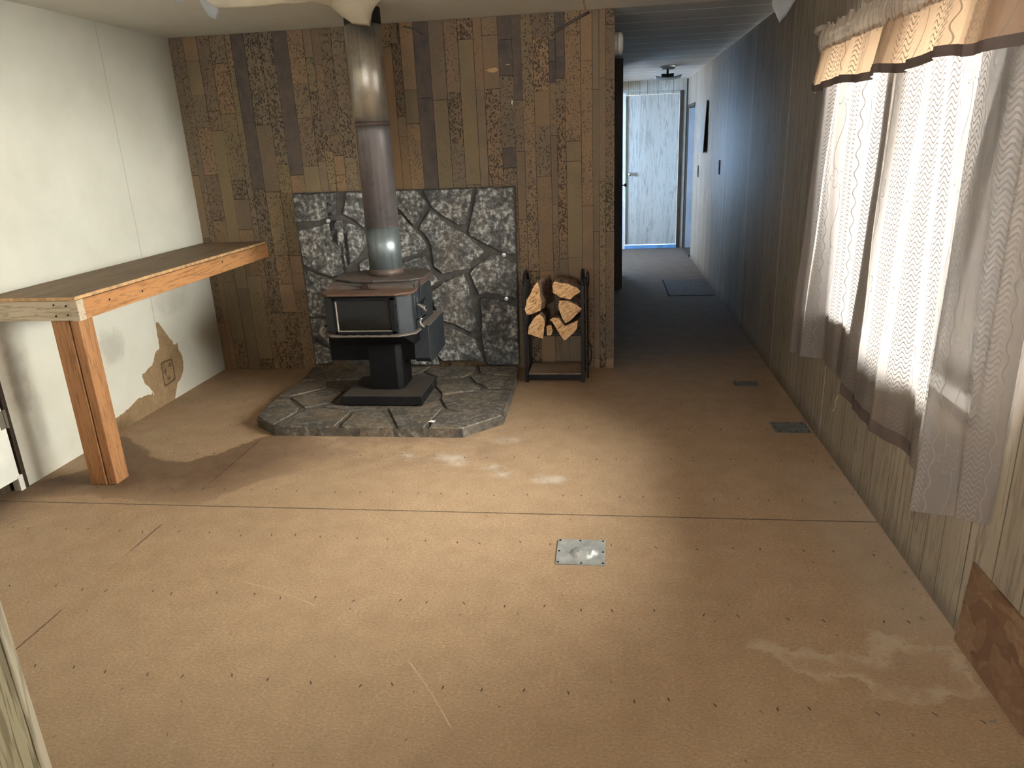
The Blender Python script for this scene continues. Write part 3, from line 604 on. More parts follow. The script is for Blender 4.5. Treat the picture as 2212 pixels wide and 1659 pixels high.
def door_left():
    b = MB(); b.box(XL-.035, XL+.004, 1.96, 2.785, .062, 2.035); o = struct(b.build('door_1', LEFTDOOR, bevel=.003))
    for z in (.36, 1.02, 1.7):
        h = MB(); h.tube([(XL+.008, 2.792, z-.045), (XL+.008, 2.792, z+.045)], .007, 10); h.box(XL+.003, XL+.006, 2.755, 2.79, z-.043, z+.043); h.build('hinge', simple('old_hinge', (.22, .2, .16), .5, .6), o)
    b = MB(); b.box(XL-.09, XL+.003, 2.80, 2.824, 0, 2.06); struct(b.build('trim_6', DARKW))
    b = MB(); b.box(XL-.09, XL-.05, 1.94, 2.80, 0, 2.05); struct(b.build('trim_7', DARKW))
    b = MB(); b.box(XL-.03, XL+.006, 2.772, 2.80, 0, .075); struct(b.build('trim_8', WHITE))
door_left()
def window(name, w, x):
    y0, y1, z0, z1 = w; o = MB()
    for a, c, d, e in [(y0, y1, z0, z0+.04), (y0, y1, z1-.04, z1), (y0, y0+.04, z0, z1), (y1-.04, y1, z0, z1)]: o.box(x-.004, x+.112, a, c, d, e)
    f = struct(o.build(name, simple('dark_bronze_frame', (.045, .04, .036), .5, .2, .05), bevel=.003))
    g = MB(); g.box(x+.055, x+.059, y0+.04, y1-.04, z0+.04, z1-.04); g.build('pane', GLASS, f)
window('window_1', W1, XR)
# near half wall at the viewer's left
b = MB(); b.box(-2.7, -1.004, .45, .90, 0, 1.05); struct(b.build('wall_partition', NEARW, bevel=.006))
b = MB(); b.box(-1.02, -.998, .888, .904, 0, 1.05); struct(b.build('trim_9', wood('pale_edge_strip', (.40, .37, .28), (.2, .18, .12), (.5, .46, .36), 'z', .5, .5, use_geo=True), bevel=.003))
# loose floor hatch in the hall
t = thing('floor_hatch', 'grey square hatch panel let into the hall floor beside the dark wall', 'hatch', (.82, 7.52, 0))
b = MB(); b.box(.60, 1.03, 7.1, 7.95, .0, .006); b.build('panel', simple('grey_hatch_board', (.10, .10, .10), .7, 0, .2, 30, .2), t, bevel=.002)
b = MB(); b.box(.585, 1.04, 7.95, 7.97, .0, .002); b.box(.585, .60, 7.1, 7.95, 0, .002); b.build('dark_gap', DARK, t)

# ---------------------------------------------------------------- stone panel behind the stove and hearth pad
def rough_poly(poly, step, jit, seed):
    out = []; n = len(poly)
    for i in range(n):
        a = Vector(poly[i]); c = Vector(poly[(i+1) % n]); L = (c-a).length; m = max(1, int(L/step)); nrm = Vector((-(c-a).y, (c-a).x)).normalized()
        for j in range(m):
            p = a + (c-a)*(j/m); q = noise.noise(Vector((p.x*28+seed, p.y*28, seed*3.1)))*jit
            out.append(tuple(p + nrm*q))
    return out
def shrink(poly, d):
    cx = sum(p[0] for p in poly)/len(poly); cy = sum(p[1] for p in poly)/len(poly); out = []
    for p in poly:
        v = Vector((p[0]-cx, p[1]-cy)); L = v.length; out.append((cx+v.x*(1-d/max(L, .03)), cy+v.y*(1-d/max(L, .03))))
    return out
def stones_mesh(polys, lift, base, top, edge, seed):
    b = MB()
    for i, poly in enumerate(polys):
        P = rough_poly(poly, .018, .0045, seed+i); n = len(P); rings = [(P, base), (shrink(P, .002), top-edge), (shrink(P, edge*1.1), top)]
        vs = []; 
        for R, h in rings: vs += [lift(p[0], p[1], h) for p in R]
        fs = [(r*n+j, r*n+(j+1) % n, (r+1)*n+(j+1) % n, (r+1)*n+j) for r in range(2) for j in range(n)]
        fs.append(tuple(2*n+j for j in range(n))); b.add(vs, fs)
    return b
t = thing('stone_heat_shield', 'tall grey cast-stone heat shield panel standing against the brown wall behind the stove', 'heat shield', (-1.32, 4.69, .04))
b = MB(); b.prism(rough_poly(POUT, .03, .002, 4), lambda p, q: (p, YB-.064+.006, q), lambda p, q: (p, YB-.012, q)); b.build('mortar_slab', MORTAR, t)
stones_mesh(STONES, lambda p, q, h: (p, YB-.058-h, q), 0, .016, .006, 11).build('stone_facing', STONE, t)
for (x, z) in [(-1.834, 1.04), (-.671, .79), (-.669, .499), (-1.80, .655)]:
    w = MB(); w.lathe([(.0135, 0), (.0135, -.003), (.008, -.004), (.0075, -.008), (.004, -.0085)], (x, YB-.058, z), 'y', 18); lab(w.build('washer_screw', SCREW, t, smooth=False), 'bright round screw and washer')
for x0, x1 in ((-1.14, -.86), (-1.92, -1.8)):
    b = MB(); b.box(x0, x1, YB-.045, YB-.006, .06, .075); lab(b.build('spacer_brick', BRICK, t), 'orange spacer brick behind the lower edge')

t = thing('hearth_pad', 'low grey stone-patterned hearth pad with clipped corners under the stove', 'hearth', (-1.3, 4.1, 0))
b = MB(); b.prism(rough_poly(HOUT, .04, .002, 9), lambda p, q: (p, q, 0), lambda p, q: (p, q, .047)); b.build('mortar_slab', HMORT, t)
def inside_clip(P):  # keep every stone within the pad outline (3 mm proud at most)
    out = []
    for p in P:
        d = seg_sd(p, HOUT)
        if d > .003:
            c = Vector((-1.3, 4.05)); v = Vector(p)
            for _ in range(200):
                v = v + (c-v)*.004
                if seg_sd(tuple(v), HOUT) < .003: break
            p = tuple(v)
        out.append(p)
    return out
stones_mesh([inside_clip(shrink(P, -.007)) for P in HST], lambda p, q, h: (p, q, h), .001, .056, .005, 40).build('stone_facing', HSTONE, t)
b = MB(); b.prism([(-.968, 3.56), (-.935, 3.552), (-.93, 3.575), (-.955, 3.585)], lambda p, q: (p, q, .0565), lambda p, q: (p, q, .058)); tag(b.build('paper_scrap', SCRAP), 'tiny pale blue scrap lying on the front stones of the hearth pad', 'scrap')

# ---------------------------------------------------------------- wood stove
def stove():
    t = thing('wood_stove', 'black pedestal wood stove with dark glass door and rusty top plate on grey hearth', 'stove', (-1.31, 4.02, .056))
    b = MB(); b.box(-1.545, -1.065, 3.82, 4.20, .056, .112); b.build('pedestal_base', mat_steel('stove_base_steel', (.009, .009, .010), (.14, .115, .092), .65, .5, .2), t, bevel=.004)
    b = MB(); b.prism([(-1.40, 3.94), (-1.235, 3.94), (-1.205, 3.965), (-1.205, 4.15), (-1.40, 4.15)], lambda p, q: (p, q, .112), lambda p, q: (p, q, .42)); b.build('pedestal_column', STEELB, t, bevel=.003)
    body = [(-1.53, 3.80), (-1.155, 3.80), (-1.085, 3.86), (-1.075, 4.28), (-1.13, 4.36), (-1.55, 4.36), (-1.605, 4.28), (-1.60, 3.86)]
    b = MB(); b.prism(body, lambda p, q: (p, q, .485), lambda p, q: (p, q, .700))
    b.build('firebox', SIDES, t, bevel=.006)
    # vertical pressed ribs on the right flank
    b = MB()
    for y in (3.90, 3.955): b.tube([(-1.083, y, .49), (-1.083, y, .69), (-1.09, y+.05, .735)], .006, 8)
    b.tube([(-1.078, 4.02, .49), (-1.078, 4.02, .70), (-1.085, 4.05, .745)], .005, 8); b.build('side_rib', SIDES, t, smooth=True)
    # skirt under the door tapering to the pedestal
    n = len(body); low = [(x*.985-.02, max(y, 3.855)+.01) for x, y in body]
    b = MB(); vs = [(x, y, .485) for x, y in body] + [(x, y, .41) for x, y in low]
    b.add(vs, [tuple(range(n)), tuple(range(2*n-1, n-1, -1))] + [(i, i+n, (i+1) % n+n, (i+1) % n) for i in range(n)]); b.build('skirt', STEELB, t, bevel=.003)
    # ash lip
    b = MB(); lip = [(-1.545, 3.765), (-1.15, 3.765), (-1.068, 3.835), (-1.062, 3.93), (-1.075, 3.95), (-1.6, 3.95), (-1.615, 3.85)]
    b.prism(lip, lambda p, q: (p, q, .479), lambda p, q: (p, q, .488)); b.build('ash_lip', STAN, t, bevel=.002)
    # hood sloping back to the upper plate
    b = MB(); prof = [(3.815, .700), (3.83, .712), (3.90, .716), (3.955, .738), (4.0, .748), (4.36, .748), (4.36, .700)]
    b.prism(prof, lambda p, q: (-1.085, p, q), lambda p, q: (-1.60, p, q)); b.build('hood', STOVETOP, t, bevel=.008, seg=3)
    b = MB(); b.prism([(-1.535, 3.755), (-1.15, 3.755), (-1.065, 3.825), (-1.062, 3.915), (-1.095, 3.93), (-1.575, 3.93), (-1.605, 3.90), (-1.595, 3.83)], lambda p, q: (p, q, .7135), lambda p, q: (p, q, .7235)); b.build('lower_top_plate', RUST, t, bevel=.003)
    for half in ([(-1.47, 3.975), (-1.345, 3.96), (-1.315, 4.0), (-1.29, 4.08), (-1.29, 4.37), (-1.47, 4.37), (-1.60, 4.28), (-1.61, 4.07)],
                 [(-1.336, 3.956), (-1.24, 3.972), (-1.12, 3.985), (-1.058, 4.06), (-1.062, 4.29), (-1.12, 4.37), (-1.283, 4.37), (-1.283, 4.08), (-1.306, 3.995)]):
        b = MB(); b.prism(half, lambda p, q: (p, q, .752), lambda p, q: (p, q, .762)); b.build('upper_top_plate', STOVETOP, t, bevel=.002)
    # damper knob in a burnt patch
    b = MB(); b.box(-1.385, -1.345, 3.915, 3.94, .722, .752); n = 18; rr = random.Random(3)
    b.build('damper_knob', simple('burnt_knob', (.028, .014, .010), .7, 0, .3, 40), t, bevel=.004)
    b = MB(); pts = [(-1.365+.105*math.cos(2*math.pi*i/n)*rr.uniform(.55, 1), 3.90+.022*math.sin(2*math.pi*i/n)*rr.uniform(.6, 1)) for i in range(n)]
    b.prism(pts, lambda p, q: (p, q, .7236), lambda p, q: (p, q, .7246)); b.build('burnt_patch', simple('burnt_scale', (.03, .02, .016), .8, 0, .3, 60, .5), t)
    # door: frame of four bars, pale gasket and sooty glass
    y0, y1 = 3.783, 3.80; x0, x1, z0, z1 = -1.523, -1.163, .494, .699
    b = MB(); b.box(x0, x1, y0, y1, z1-.017, z1); b.box(x0, x1, y0, y1, z0, z0+.016); b.box(x0, x0+.018, y0, y1, z0, z1); b.box(x1-.03, x1, y0, y1, z0, z1); d = b.build('door', STEEL, t, bevel=.003)
    b = MB(); b.box(x0+.018, x0+.023, y0+.001, y1-.002, z0+.016, z1-.02); b.box(x0+.018, x1-.03, y0+.001, y1-.002, z0+.014, z0+.0185); b.build('gasket', simple('dusty_gasket', (.30, .26, .21), .8), d)
    b = MB(); b.box(x0+.018, x1-.03, y0+.008, y0+.012, z0+.016, z1-.017); lab(b.build('glass', SGLASS, d), 'sooty dark glass')
    for z in (.54, .65):
        b = MB(); b.tube([(x1+.004, y1-.006, z-.012), (x1+.004, y1-.006, z+.012)], .006, 8); b.build('hinge', STEEL, d)
    for i in range(6):
        b = MB(); b.box(x0+.05+i*.05, x0+.075+i*.05, y0-.006, y0+.002, z0-.005, z0+.002); b.build('air_slot', STEELB, t)
    # coiled handles
    def coil(name, c, R, a0, a1, turns, lean, stub):
        b = MB(); path = []; steps = turns*10
        for i in range(steps+1):
            f = i/steps; a = a0+(a1-a0)*f; ctr = Vector((c[0]+lean*math.cos(a)*R, c[1]+.2*R*math.cos(a), c[2]+R*math.sin(a)))
            ph = 2*math.pi*turns*f; rad = Vector((lean*math.cos(a), .2*math.cos(a), math.sin(a))).normalized()
            path.append(ctr + rad*.0075*math.cos(ph) + Vector((0, 1, 0))*.0075*math.sin(ph))
        b.tube(path, .0019, 6); s = b.build(name, SPRING, t, smooth=True)
        r = MB(); r.tube(stub, .0045, 8); r.build('handle_rod', STEELB, s)
    coil('spring_handle', (-1.600, 3.845, .495), .03, math.radians(100), math.radians(250), 14, 1, [(-1.595, 3.86, .525), (-1.607, 3.848, .525), (-1.6, 3.845, .53)])
    coil('spring_handle', (-1.030, 3.90, .535), .028, math.radians(120), math.radians(260), 12, 1, [(-1.08, 3.90, .545), (-1.045, 3.9, .56), (-1.02, 3.9, .575)])
    # door latch on the flank, wire cone spring
    b = MB(); path = []
    for i in range(81):
        f = i/80; a = f*2*math.pi*8; r = .003+.012*f; path.append((-1.068+.045*f, 3.915+r*math.cos(a), .635-.03*f+r*math.sin(a)))
    b.tube(path, .002, 6); h = b.build('latch_spring', SPRING, t, smooth=True)
    for P, r in (([(-1.085, 3.9, .64), (-1.06, 3.915, .638), (-1.02, 3.92, .605)], .004), ([(-1.075, 4.0, .61), (-1.06, 4.0, .65)], .003), ([(-1.075, 4.05, .605), (-1.06, 4.05, .645)], .003)):
        b = MB(); b.tube(P, r, 8); b.build('latch_rod', STEELB, h)
    # blower shroud on the right flank and low rear tray
    b = MB(); b.prism([(4.36, .27), (3.99, .27), (3.96, .30), (3.97, .485), (4.00, .492), (4.36, .492)], lambda p, q: (-1.03, p, q), lambda p, q: (-1.125, p, q)); s = b.build('side_shroud', SIDES, t, bevel=.004)
    b = MB(); b.box(-1.128, -1.027, 3.975, 4.36, .492, .496); lab(b.build('shroud_cover', STAN, s), 'dusty tan cover plate')
    b = MB(); b.box(-1.66, -1.125, 4.01, 4.35, .275, .41); b.build('rear_tray', STEELB, t, bevel=.004)
stove()
def pipe():
    cx, cy, r = -1.322, 4.20, .0975
    t = thing('stove_pipe', 'tall metal stovepipe rising from the wood stove to the ceiling', 'stovepipe', (cx, cy, .763))
    def sec(name, m, z0, z1, rr, l=None, fl=()):
        b = MB(); pr = [(rr, z0)]; 
        for a, c in fl: pr += [(rr, a-.006), (rr+c, a), (rr, a+.006)]
        pr += [(rr, z1)]; b.lathe(pr, (cx, cy, 0), 'z', 48); o = b.build(name, m, t, smooth=True)
        if l: lab(o, l)
        return o
    sec('collar', PRUST, .763, .80, r+.004, 'rusty collar ring')
    sec('lower_section', PIPE3, .80, 1.045, r, 'blue-grey scratched section')
    sec('joint_ring', PRUST, 1.043, 1.05, r+.002); sec('middle_section', PIPE2, 1.05, 1.60, r+.0005, 'purplish brown section', [(1.57, .002)])
    sec('joint_ring', PRUST, 1.60, 1.622, r+.003); sec('upper_section', PIPE1, 1.622, 2.118, r, 'shiny stainless section'); sec('top_sleeve', PBLACK, 2.118, 2.199, r+.002, 'black sleeve at the ceiling')
    b = MB(); rr = random.Random(5); path = [(cx-.065+.004*rr.uniform(-1, 1)+.012*i/18, cy-.0735-.004*(i/18), 1.68+.3*i/18) for i in range(19)]; b.tube(path, [.0012+.0016*rr.random() for _ in path], 6); b.build('crimped_seam', PIPE1, t)
pipe()

# ---------------------------------------------------------------- workbench on the left wall
def bench():
    t = thing('wall_counter', 'long wooden wall counter with orange front board and a single post on the left wall', 'counter', (-2.5, 3.8, 0))
    b = MB(); b.box(XL+.002, -2.318, 2.842, YB-.007, .897, .914); b.build('plywood_top', TOPW, t, bevel=.002)
    b = MB(); b.box(-2.322, -2.312, 2.842, YB-.007, .899, .9145); b.box(XL+.002, -2.31, 2.836, 2.842, .899, .914); b.build('top_edge_strip', PLY, t, bevel=.002)
    b = MB(); b.box(-2.345, -2.306, 2.882, YB-.007, .808, .897); lab(b.build('front_board', BOARD, t, bevel=.003), 'orange stained front board')
    b = MB(); b.box(XL+.002, -2.345, 2.842, 2.882, .808, .897); lab(b.build('end_board', GREYB, t, bevel=.003), 'pale weathered end board')
    b = MB(); b.box(-2.345, -2.308, 2.84, 2.884, .806, .898); lab(b.build('corner_block', GREYB, t, bevel=.002), 'grey corner end grain')
    for x0, x1, y0, y1, m in ((-2.462, -2.379, 2.850, 2.94, POSTW), (-2.374, -2.33, 2.855, 2.946, POSTW)):
        b = MB(); b.box(x0, x1, y0, y1, .001, .808); b.build('post_board', m, t, bevel=.003)
    for p in [(-2.36, 2.838, .875), (-2.36, 2.838, .835), (-2.42, 2.84, .88), (-2.42, 2.84, .83)]:
        b = MB(); b.lathe([(.004, 0), (.004, -.003)], p, 'y', 8); b.build('nail', DARK, t)
    for p in [(-2.306, 3.05, .86), (-2.306, 3.3, .85), (-2.306, 4.1, .87)]:
        b = MB(); b.lathe([(.005, 0), (.005, .0015)], p, 'x', 8); b.build('nail', DARK, t)
bench()

# ---------------------------------------------------------------- log rack, logs and poker
def rack():
    t = thing('log_rack', 'black steel firewood rack with a wooden lower shelf by the brown wall', 'log rack', (-.34, 4.53, 0))
    r = .011; yf, yb = 4.421, 4.66
    for x in (-.519, -.157):
        for y in (yf, yb):
            b = MB(); b.box(x-r, x+r, y-r, y+r, 0, .63); b.build('leg', RACK, t, bevel=.002)
        b = MB(); P = []; c = (yf+yb)/2; R = (yb-yf)/2
        for i in range(17):
            a = math.pi*i/16; P.append((x, c-R*math.cos(a), .625+.075*math.sin(a)))
        b.tube(P, .010, 8); b.build('top_hoop', RACK, t, smooth=True)
        for z in (.045, .31):
            b = MB(); b.tube([(x, yf, z), (x, yb, z)], .007, 8); b.build('side_rail', RACK, t)
    for y in (yf+.012, yf+.07, yf+.13, yf+.19):
        b = MB(); b.tube([(-.519, y, .345), (-.512, y, .318), (-.50, y, .308), (-.176, y, .308), (-.164, y, .318), (-.157, y, .345)], .0045, 8); b.build('cradle_rod', RACK, t, smooth=True)
    for y in (yf+.003, yb-.003):
        b = MB(); b.box(-.508, -.168, y-.009, y+.009, .022, .05); b.build('lower_rail', RACK, t, bevel=.002)
    b = MB(); b.box(-.507, -.169, yf+.0, yb-.002, .050, .060); lab(b.build('shelf', SHELFW, t, bevel=.002), 'worn scratched wooden shelf')
    # tools hanging on the right side
    p = thing('fireplace_poker', 'thin black fireplace poker leaning at the right side of the log rack', 'poker', (-.13, 4.50, .0))
    b = MB(); b.tube([(-.128, 4.50, .002), (-.126, 4.50, .60)], .005, 8); b.build('shaft', RACK, p)
    b = MB(); b.tube([(-.128, 4.50, .255), (-.112, 4.50, .22), (-.105, 4.50, .17), (-.11, 4.50, .12), (-.127, 4.50, .08)], .0045, 8); b.build('hook', RACK, p, smooth=True)
    b = MB(); b.lathe([(.005, 0), (.010, .01), (.011, .06), (.008, .09), (.004, .10)], (-.126, 4.50, .60), 'z', 12); b.build('handle', RACK, p, smooth=True)
    p = thing('fireplace_brush', 'short black handled hearth tool standing between poker and rack back post', 'hearth tool', (-.13, 4.58, .0))
    b = MB(); b.tube([(-.130, 4.58, .002), (-.130, 4.58, .62)], .005, 8); b.tube([(-.13, 4.58, .62), (-.142, 4.58, .645), (-.13, 4.58, .665), (-.12, 4.58, .645), (-.13, 4.58, .62)], .003, 6); b.build('shaft', RACK, p)
rack()
def log(poly, y0, y1, label, seed, tw=0.0, sx=.0):
    rr = random.Random(seed); cx = sum(p[0] for p in poly)/len(poly); cz = sum(p[1] for p in poly)/len(poly)
    P = rough_poly(poly, .018, .006, seed); n = len(P); b = MB(); vs = []; rings = 6
    for k in range(rings+1):
        f = k/rings; y = y0+(y1-y0)*f
        for i, (x, z) in enumerate(P):
            q = noise.noise(Vector((x*18+seed, z*18, f*5)))*.007*(f > 0)
            dx, dz = x-cx, z-cz; L = math.hypot(dx, dz)+1e-6
            s = 1-.06*f; a = tw*f
            X = cx + (dx*math.cos(a)-dz*math.sin(a))*s + dx/L*q + sx*f; Z = cz + (dx*math.sin(a)+dz*math.cos(a))*s + dz/L*q
            vs.append((X, y + (noise.noise(Vector((x*30, z*30, seed)))*.006 if k == 0 else 0), Z))
    fs = []; ms = []
    for k in range(rings):
        for i in range(n):
            j = (i+1) % n; fs.append((k*n+i, k*n+j, (k+1)*n+j, (k+1)*n+i)); ms.append(1)
    fs += [tuple(range(n-1, -1, -1)), tuple(rings*n+i for i in range(n))]; ms += [0, 0]
    b.add(vs, fs); b.m = ms
    o = b.build('split_log', [LOGEND, BARK]); tag(o, label, 'firewood', 'firewood logs in the rack')
log([(-.428, .668), (-.47, .60), (-.50, .545), (-.512, .49), (-.502, .452), (-.46, .462), (-.417, .478), (-.408, .54)], 4.385, 4.65, 'tall split log with pointed top, upper left in the rack', 1, 0, .06)
log([(-.424, .462), (-.455, .435), (-.492, .385), (-.50, .331), (-.45, .318), (-.405, .300), (-.397, .345), (-.392, .395), (-.40, .44)], 4.38, 4.64, 'wedge log beneath the tall pointed log on the left', 2, 0, .015)
log([(-.383, .375), (-.355, .385), (-.345, .345), (-.355, .318), (-.378, .316)], 4.40, 4.6, 'small dark-sided kindling stick between the two lower logs', 3)
log([(-.325, .662), (-.335, .64), (-.338, .592), (-.29, .568), (-.229, .548), (-.195, .575), (-.166, .598), (-.186, .622), (-.25, .648)], 4.375, 4.64, 'squarish split log lying topmost on the right of the rack', 4, .05)
log([(-.298, .54), (-.303, .49), (-.285, .43), (-.262, .396), (-.22, .425), (-.168, .478), (-.162, .487), (-.195, .515), (-.25, .54)], 4.39, 4.65, 'rough knotty log under the topmost log, middle right of the rack', 5, 0, .03)
log([(-.345, .412), (-.36, .425), (-.335, .44), (-.30, .436), (-.272, .385), (-.258, .383), (-.225, .40), (-.185, .42), (-.19, .37), (-.207, .345), (-.262, .293), (-.275, .290), (-.30, .335)], 4.37, 4.63, 'pale log with corner pointing down, lowest right in the rack', 6, 0, .035)

# ---------------------------------------------------------------- metal plates and board on the floor
def plate(label, x0, x1, y0, y1, screws, dome=False, mat=None):
    t = thing('floor_plate', label, 'metal plate', ((x0+x1)/2, (y0+y1)/2, 0), 'metal cover plates screwed to the floor')
    nx, ny = 34, 28; b = MB()
    def hgt(u, v):
        h = .0035+.0008*noise.noise(Vector((u*7, v*7, x0)))
        if dome:
            e = ((u-.53)/.24)**2+((v-.45)/.24)**2; e2 = ((u-.76)/.09)**2+((v-.45)/.13)**2
            if e < 1: h += .012*(1-e)**.4*(1+.55*noise.noise(Vector((u*22, v*22, 1))))
            if e2 < 1: h += .008*(1-e2)**.5
        return h
    b.grid(lambda u, v: (x0+(x1-x0)*u, y0+(y1-y0)*v, hgt(u, v)), nx, ny)
    b.add([(x0, y0, .003), (x1, y0, .003), (x1, y1, .003), (x0, y1, .003), (x0, y0, 0), (x1, y0, 0), (x1, y1, 0), (x0, y1, 0)], [(0,1,5,4), (1,2,6,5), (2,3,7,6), (3,0,4,7)])
    b.build('sheet', mat or GALV, t, smooth=True, fixn=False)
    for (u, v) in screws:
        s = MB(); s.lathe([(.0042, 0), (.0038, .002), (.001, .0026)], (x0+(x1-x0)*u, y0+(y1-y0)*v, .0038), 'z', 10); s.build('screw', DARK, t)
plate('galvanised plate with a dented dome in the middle of the open floor', -.191, -.009, 2.293, 2.466, [(.05, .06), (.52, .05), (.95, .06), (.05, .5), (.95, .5), (.05, .95), (.47, .95), (.95, .95)], True)
plate('flat grey plate against the right wall below the curtains', .858, 1.035, 3.585, 3.728, [(.06, .5), (.12, .06), (.6, .06), (.95, .1), (.95, .5), (.5, .94), (.9, .94)], mat=GALV_SHADE)
plate('dim small plate farther back toward the hall entrance', .775, .92, 4.335, 4.43, [(.08, .5), (.92, .5), (.08, .92)], mat=GALV_SHADE)
b = MB(); b.box(XR-.022, XR-.006, 1.585, 1.955, .001, .268, 0, Matrix.Rotation(math.radians(3.0), 3, 'Y'), (XR-.006, 1.8, .0)); 
tag(b.build('strand_board', OSB, bevel=.001), 'brown strand board offcut leaning against the right wall near the floor', 'board')

# ---------------------------------------------------------------- curtains
def lerp_keys(K, t):
    for a, c in zip(K, K[1:]):
        if t <= c[0]:
            f = (t-a[0])/(c[0]-a[0]+1e-9); f = f*f*(3-2*f)*.5+f*.5
            return tuple(a[i]+(c[i]-a[i])*f for i in range(1, len(a)))
    return K[-1][1:]
def curtain(name, label, top, bot, z1, z0f, width, folds, amp, seed, hem=False):
    t = thing(name, label, 'curtain', (XR-.1, (top[0][2]+top[-1][2])/2, z1), 'curtain panels at the bright window')
    def pt(u, v):           # v 0 bottom .. 1 top
        a = lerp_keys(bot, u); c = lerp_keys(top, u); w = 1-v; w = w*w*(3-2*w)*.35+w*.65
        x = c[0]+(a[0]-c[0])*w; y = c[1]+(a[1]-c[1])*w
        fold = math.sin(2*math.pi*(folds*u+.15*math.sin(3*v+seed)))+.5*math.sin(2*math.pi*(folds*2.3*u+seed))
        x += amp*fold*(.55+.45*v) + .006*noise.noise(Vector((u*6, v*4, seed)))
        x = min(x, XR-.012)
        z = z0f(u)+(z1-z0f(u))*v
        return (x, y, z)
    b = MB(); b.grid(pt, 150, 70, 0, lambda u, v: (u*width, v*(z1-.42))); b.build('cloth', CURT, t, smooth=True, fixn=False)
    if hem:
        b = MB(); b.grid(lambda u, v: tuple(Vector(pt(u*.075, v)) + Vector((.004, 0, 0))), 10, 60, 0, lambda u, v: (u*.13+.02, v*1.4)); b.build('side_hem', CURT, t, smooth=True, fixn=False)
        b = MB(); b.grid(lambda u, v: tuple(Vector(pt(u*hem, .035*v)) + Vector((-.003, 0, 0))), 100, 3); b.build('hem', HEMM, t, smooth=True, fixn=False)
        b = MB(); b.tube([(.942, 2.95, .425), (.936, 2.96, .40), (.94, 2.965, .375), (.935, 2.97, .35)], .0012, 5); b.build('loose_thread', PAPER, t)
    return t
curtain('window_curtain', 'left sheer embroidered curtain panel, hanging narrow beside the dark wall',
        [(0, 1.036, 3.645), (.08, .955, 3.60), (.36, .945, 3.33), (.62, .965, 3.05), (1, .99, 2.60)],
        [(0, 1.034, 3.66), (.12, .905, 3.60), (.28, .93, 3.52), (.40, 1.02, 3.49), (.62, 1.03, 3.30), (1, 1.03, 2.86)],
        1.83, lambda u: .42+.012*math.sin(u*7), 1.25, 5, .012, 1.3)
curtain('window_curtain', 'wide right curtain panel, bright over the window and grey where it turns to the wall',
        [(0, .945, 2.79), (.08, .93, 2.70), (.32, .955, 2.46), (.56, .93, 2.27), (.74, .945, 2.10), (.86, .925, 2.02), (1, 1.036, 1.905)],
        [(0, .943, 2.945), (.1, .969, 2.83), (.3, .951, 2.586), (.48, 1.005, 2.37), (.6, .97, 2.24), (.75, .877, 1.997), (.88, .966, 1.947), (1, 1.036, 1.900)],
        1.83, lambda u: .42+.02*math.exp(-(u/.06)**2)-.012*math.exp(-((u-.75)/.1)**2), 1.7, 5, .011, .4, .55)
def valance():
    t = thing('window_valance', 'gathered tan valance across the top of the bright window', 'valance', (XR-.1, 2.8, 1.83))
    K = [(0, 1.036, 3.65), (.06, .925, 3.585), (.12, .912, 3.52), (.5, .910, 2.75), (.9, .912, 2.05), (.94, .925, 1.99), (1, 1.036, 1.90)]
    def pt(u, v, z0, z1, a, fr, fl=0, s=0):
        x, y = lerp_keys(K, u); ed = min(1, min(u, 1-u)/.06)
        x += (a*math.sin(2*math.pi*fr*u+2*math.sin(17*u)+s) + .5*a*math.sin(2*math.pi*fr*2.37*u+s))*ed
        if fl: x -= fl*(1-v)*ed
        z = z0+(z1-z0)*v
        return (x, y, z)
    top = lambda u: 1.885+.008*math.sin(2*math.pi*31*u)+.006*math.sin(2*math.pi*17.3*u+1)
    b = MB(); b.grid(lambda u, v: (lambda p: (p[0]-.010*math.sin(math.pi*min(1, v*1.15)), p[1], p[2]))(pt(u, v, 1.79, top(u), .006, 38)), 420, 10, 0, lambda u, v: (u*3.0, v*.1)); b.build('ruffled_header', VALH, t, smooth=True, fixn=False)
    b = MB(); b.grid(lambda u, v: pt(u, v, 1.655+.008*math.sin(2*math.pi*4.2*u), 1.805, .012*(1-.5*v), 8.5, .025, .6), 300, 14, 0, lambda u, v: (u*2.4+.05, v*.15)); b.build('skirt', VALM, t, smooth=True, fixn=False)
    b = MB(); b.grid(lambda u, v: pt(u, v*0, 1.632+.008*math.sin(2*math.pi*4.2*u)+.028*v, 1.632+.008*math.sin(2*math.pi*4.2*u)+.028*v, .0125, 8.5, .027, .6), 300, 3); b.build('hem_band', HEMM, t, smooth=True, fixn=False)
    # knotted ruffle at the far end
    b = MB(); P = [(XR-.13+.02*math.cos(i*.9), 3.60+.022*math.sin(i*.9), 1.868+.004*i) for i in range(9)]; b.tube(P, [.006, .012, .014, .010, .013, .015, .011, .012, .005], 10); b.build('end_knot', VALH, t, smooth=True)
valance()

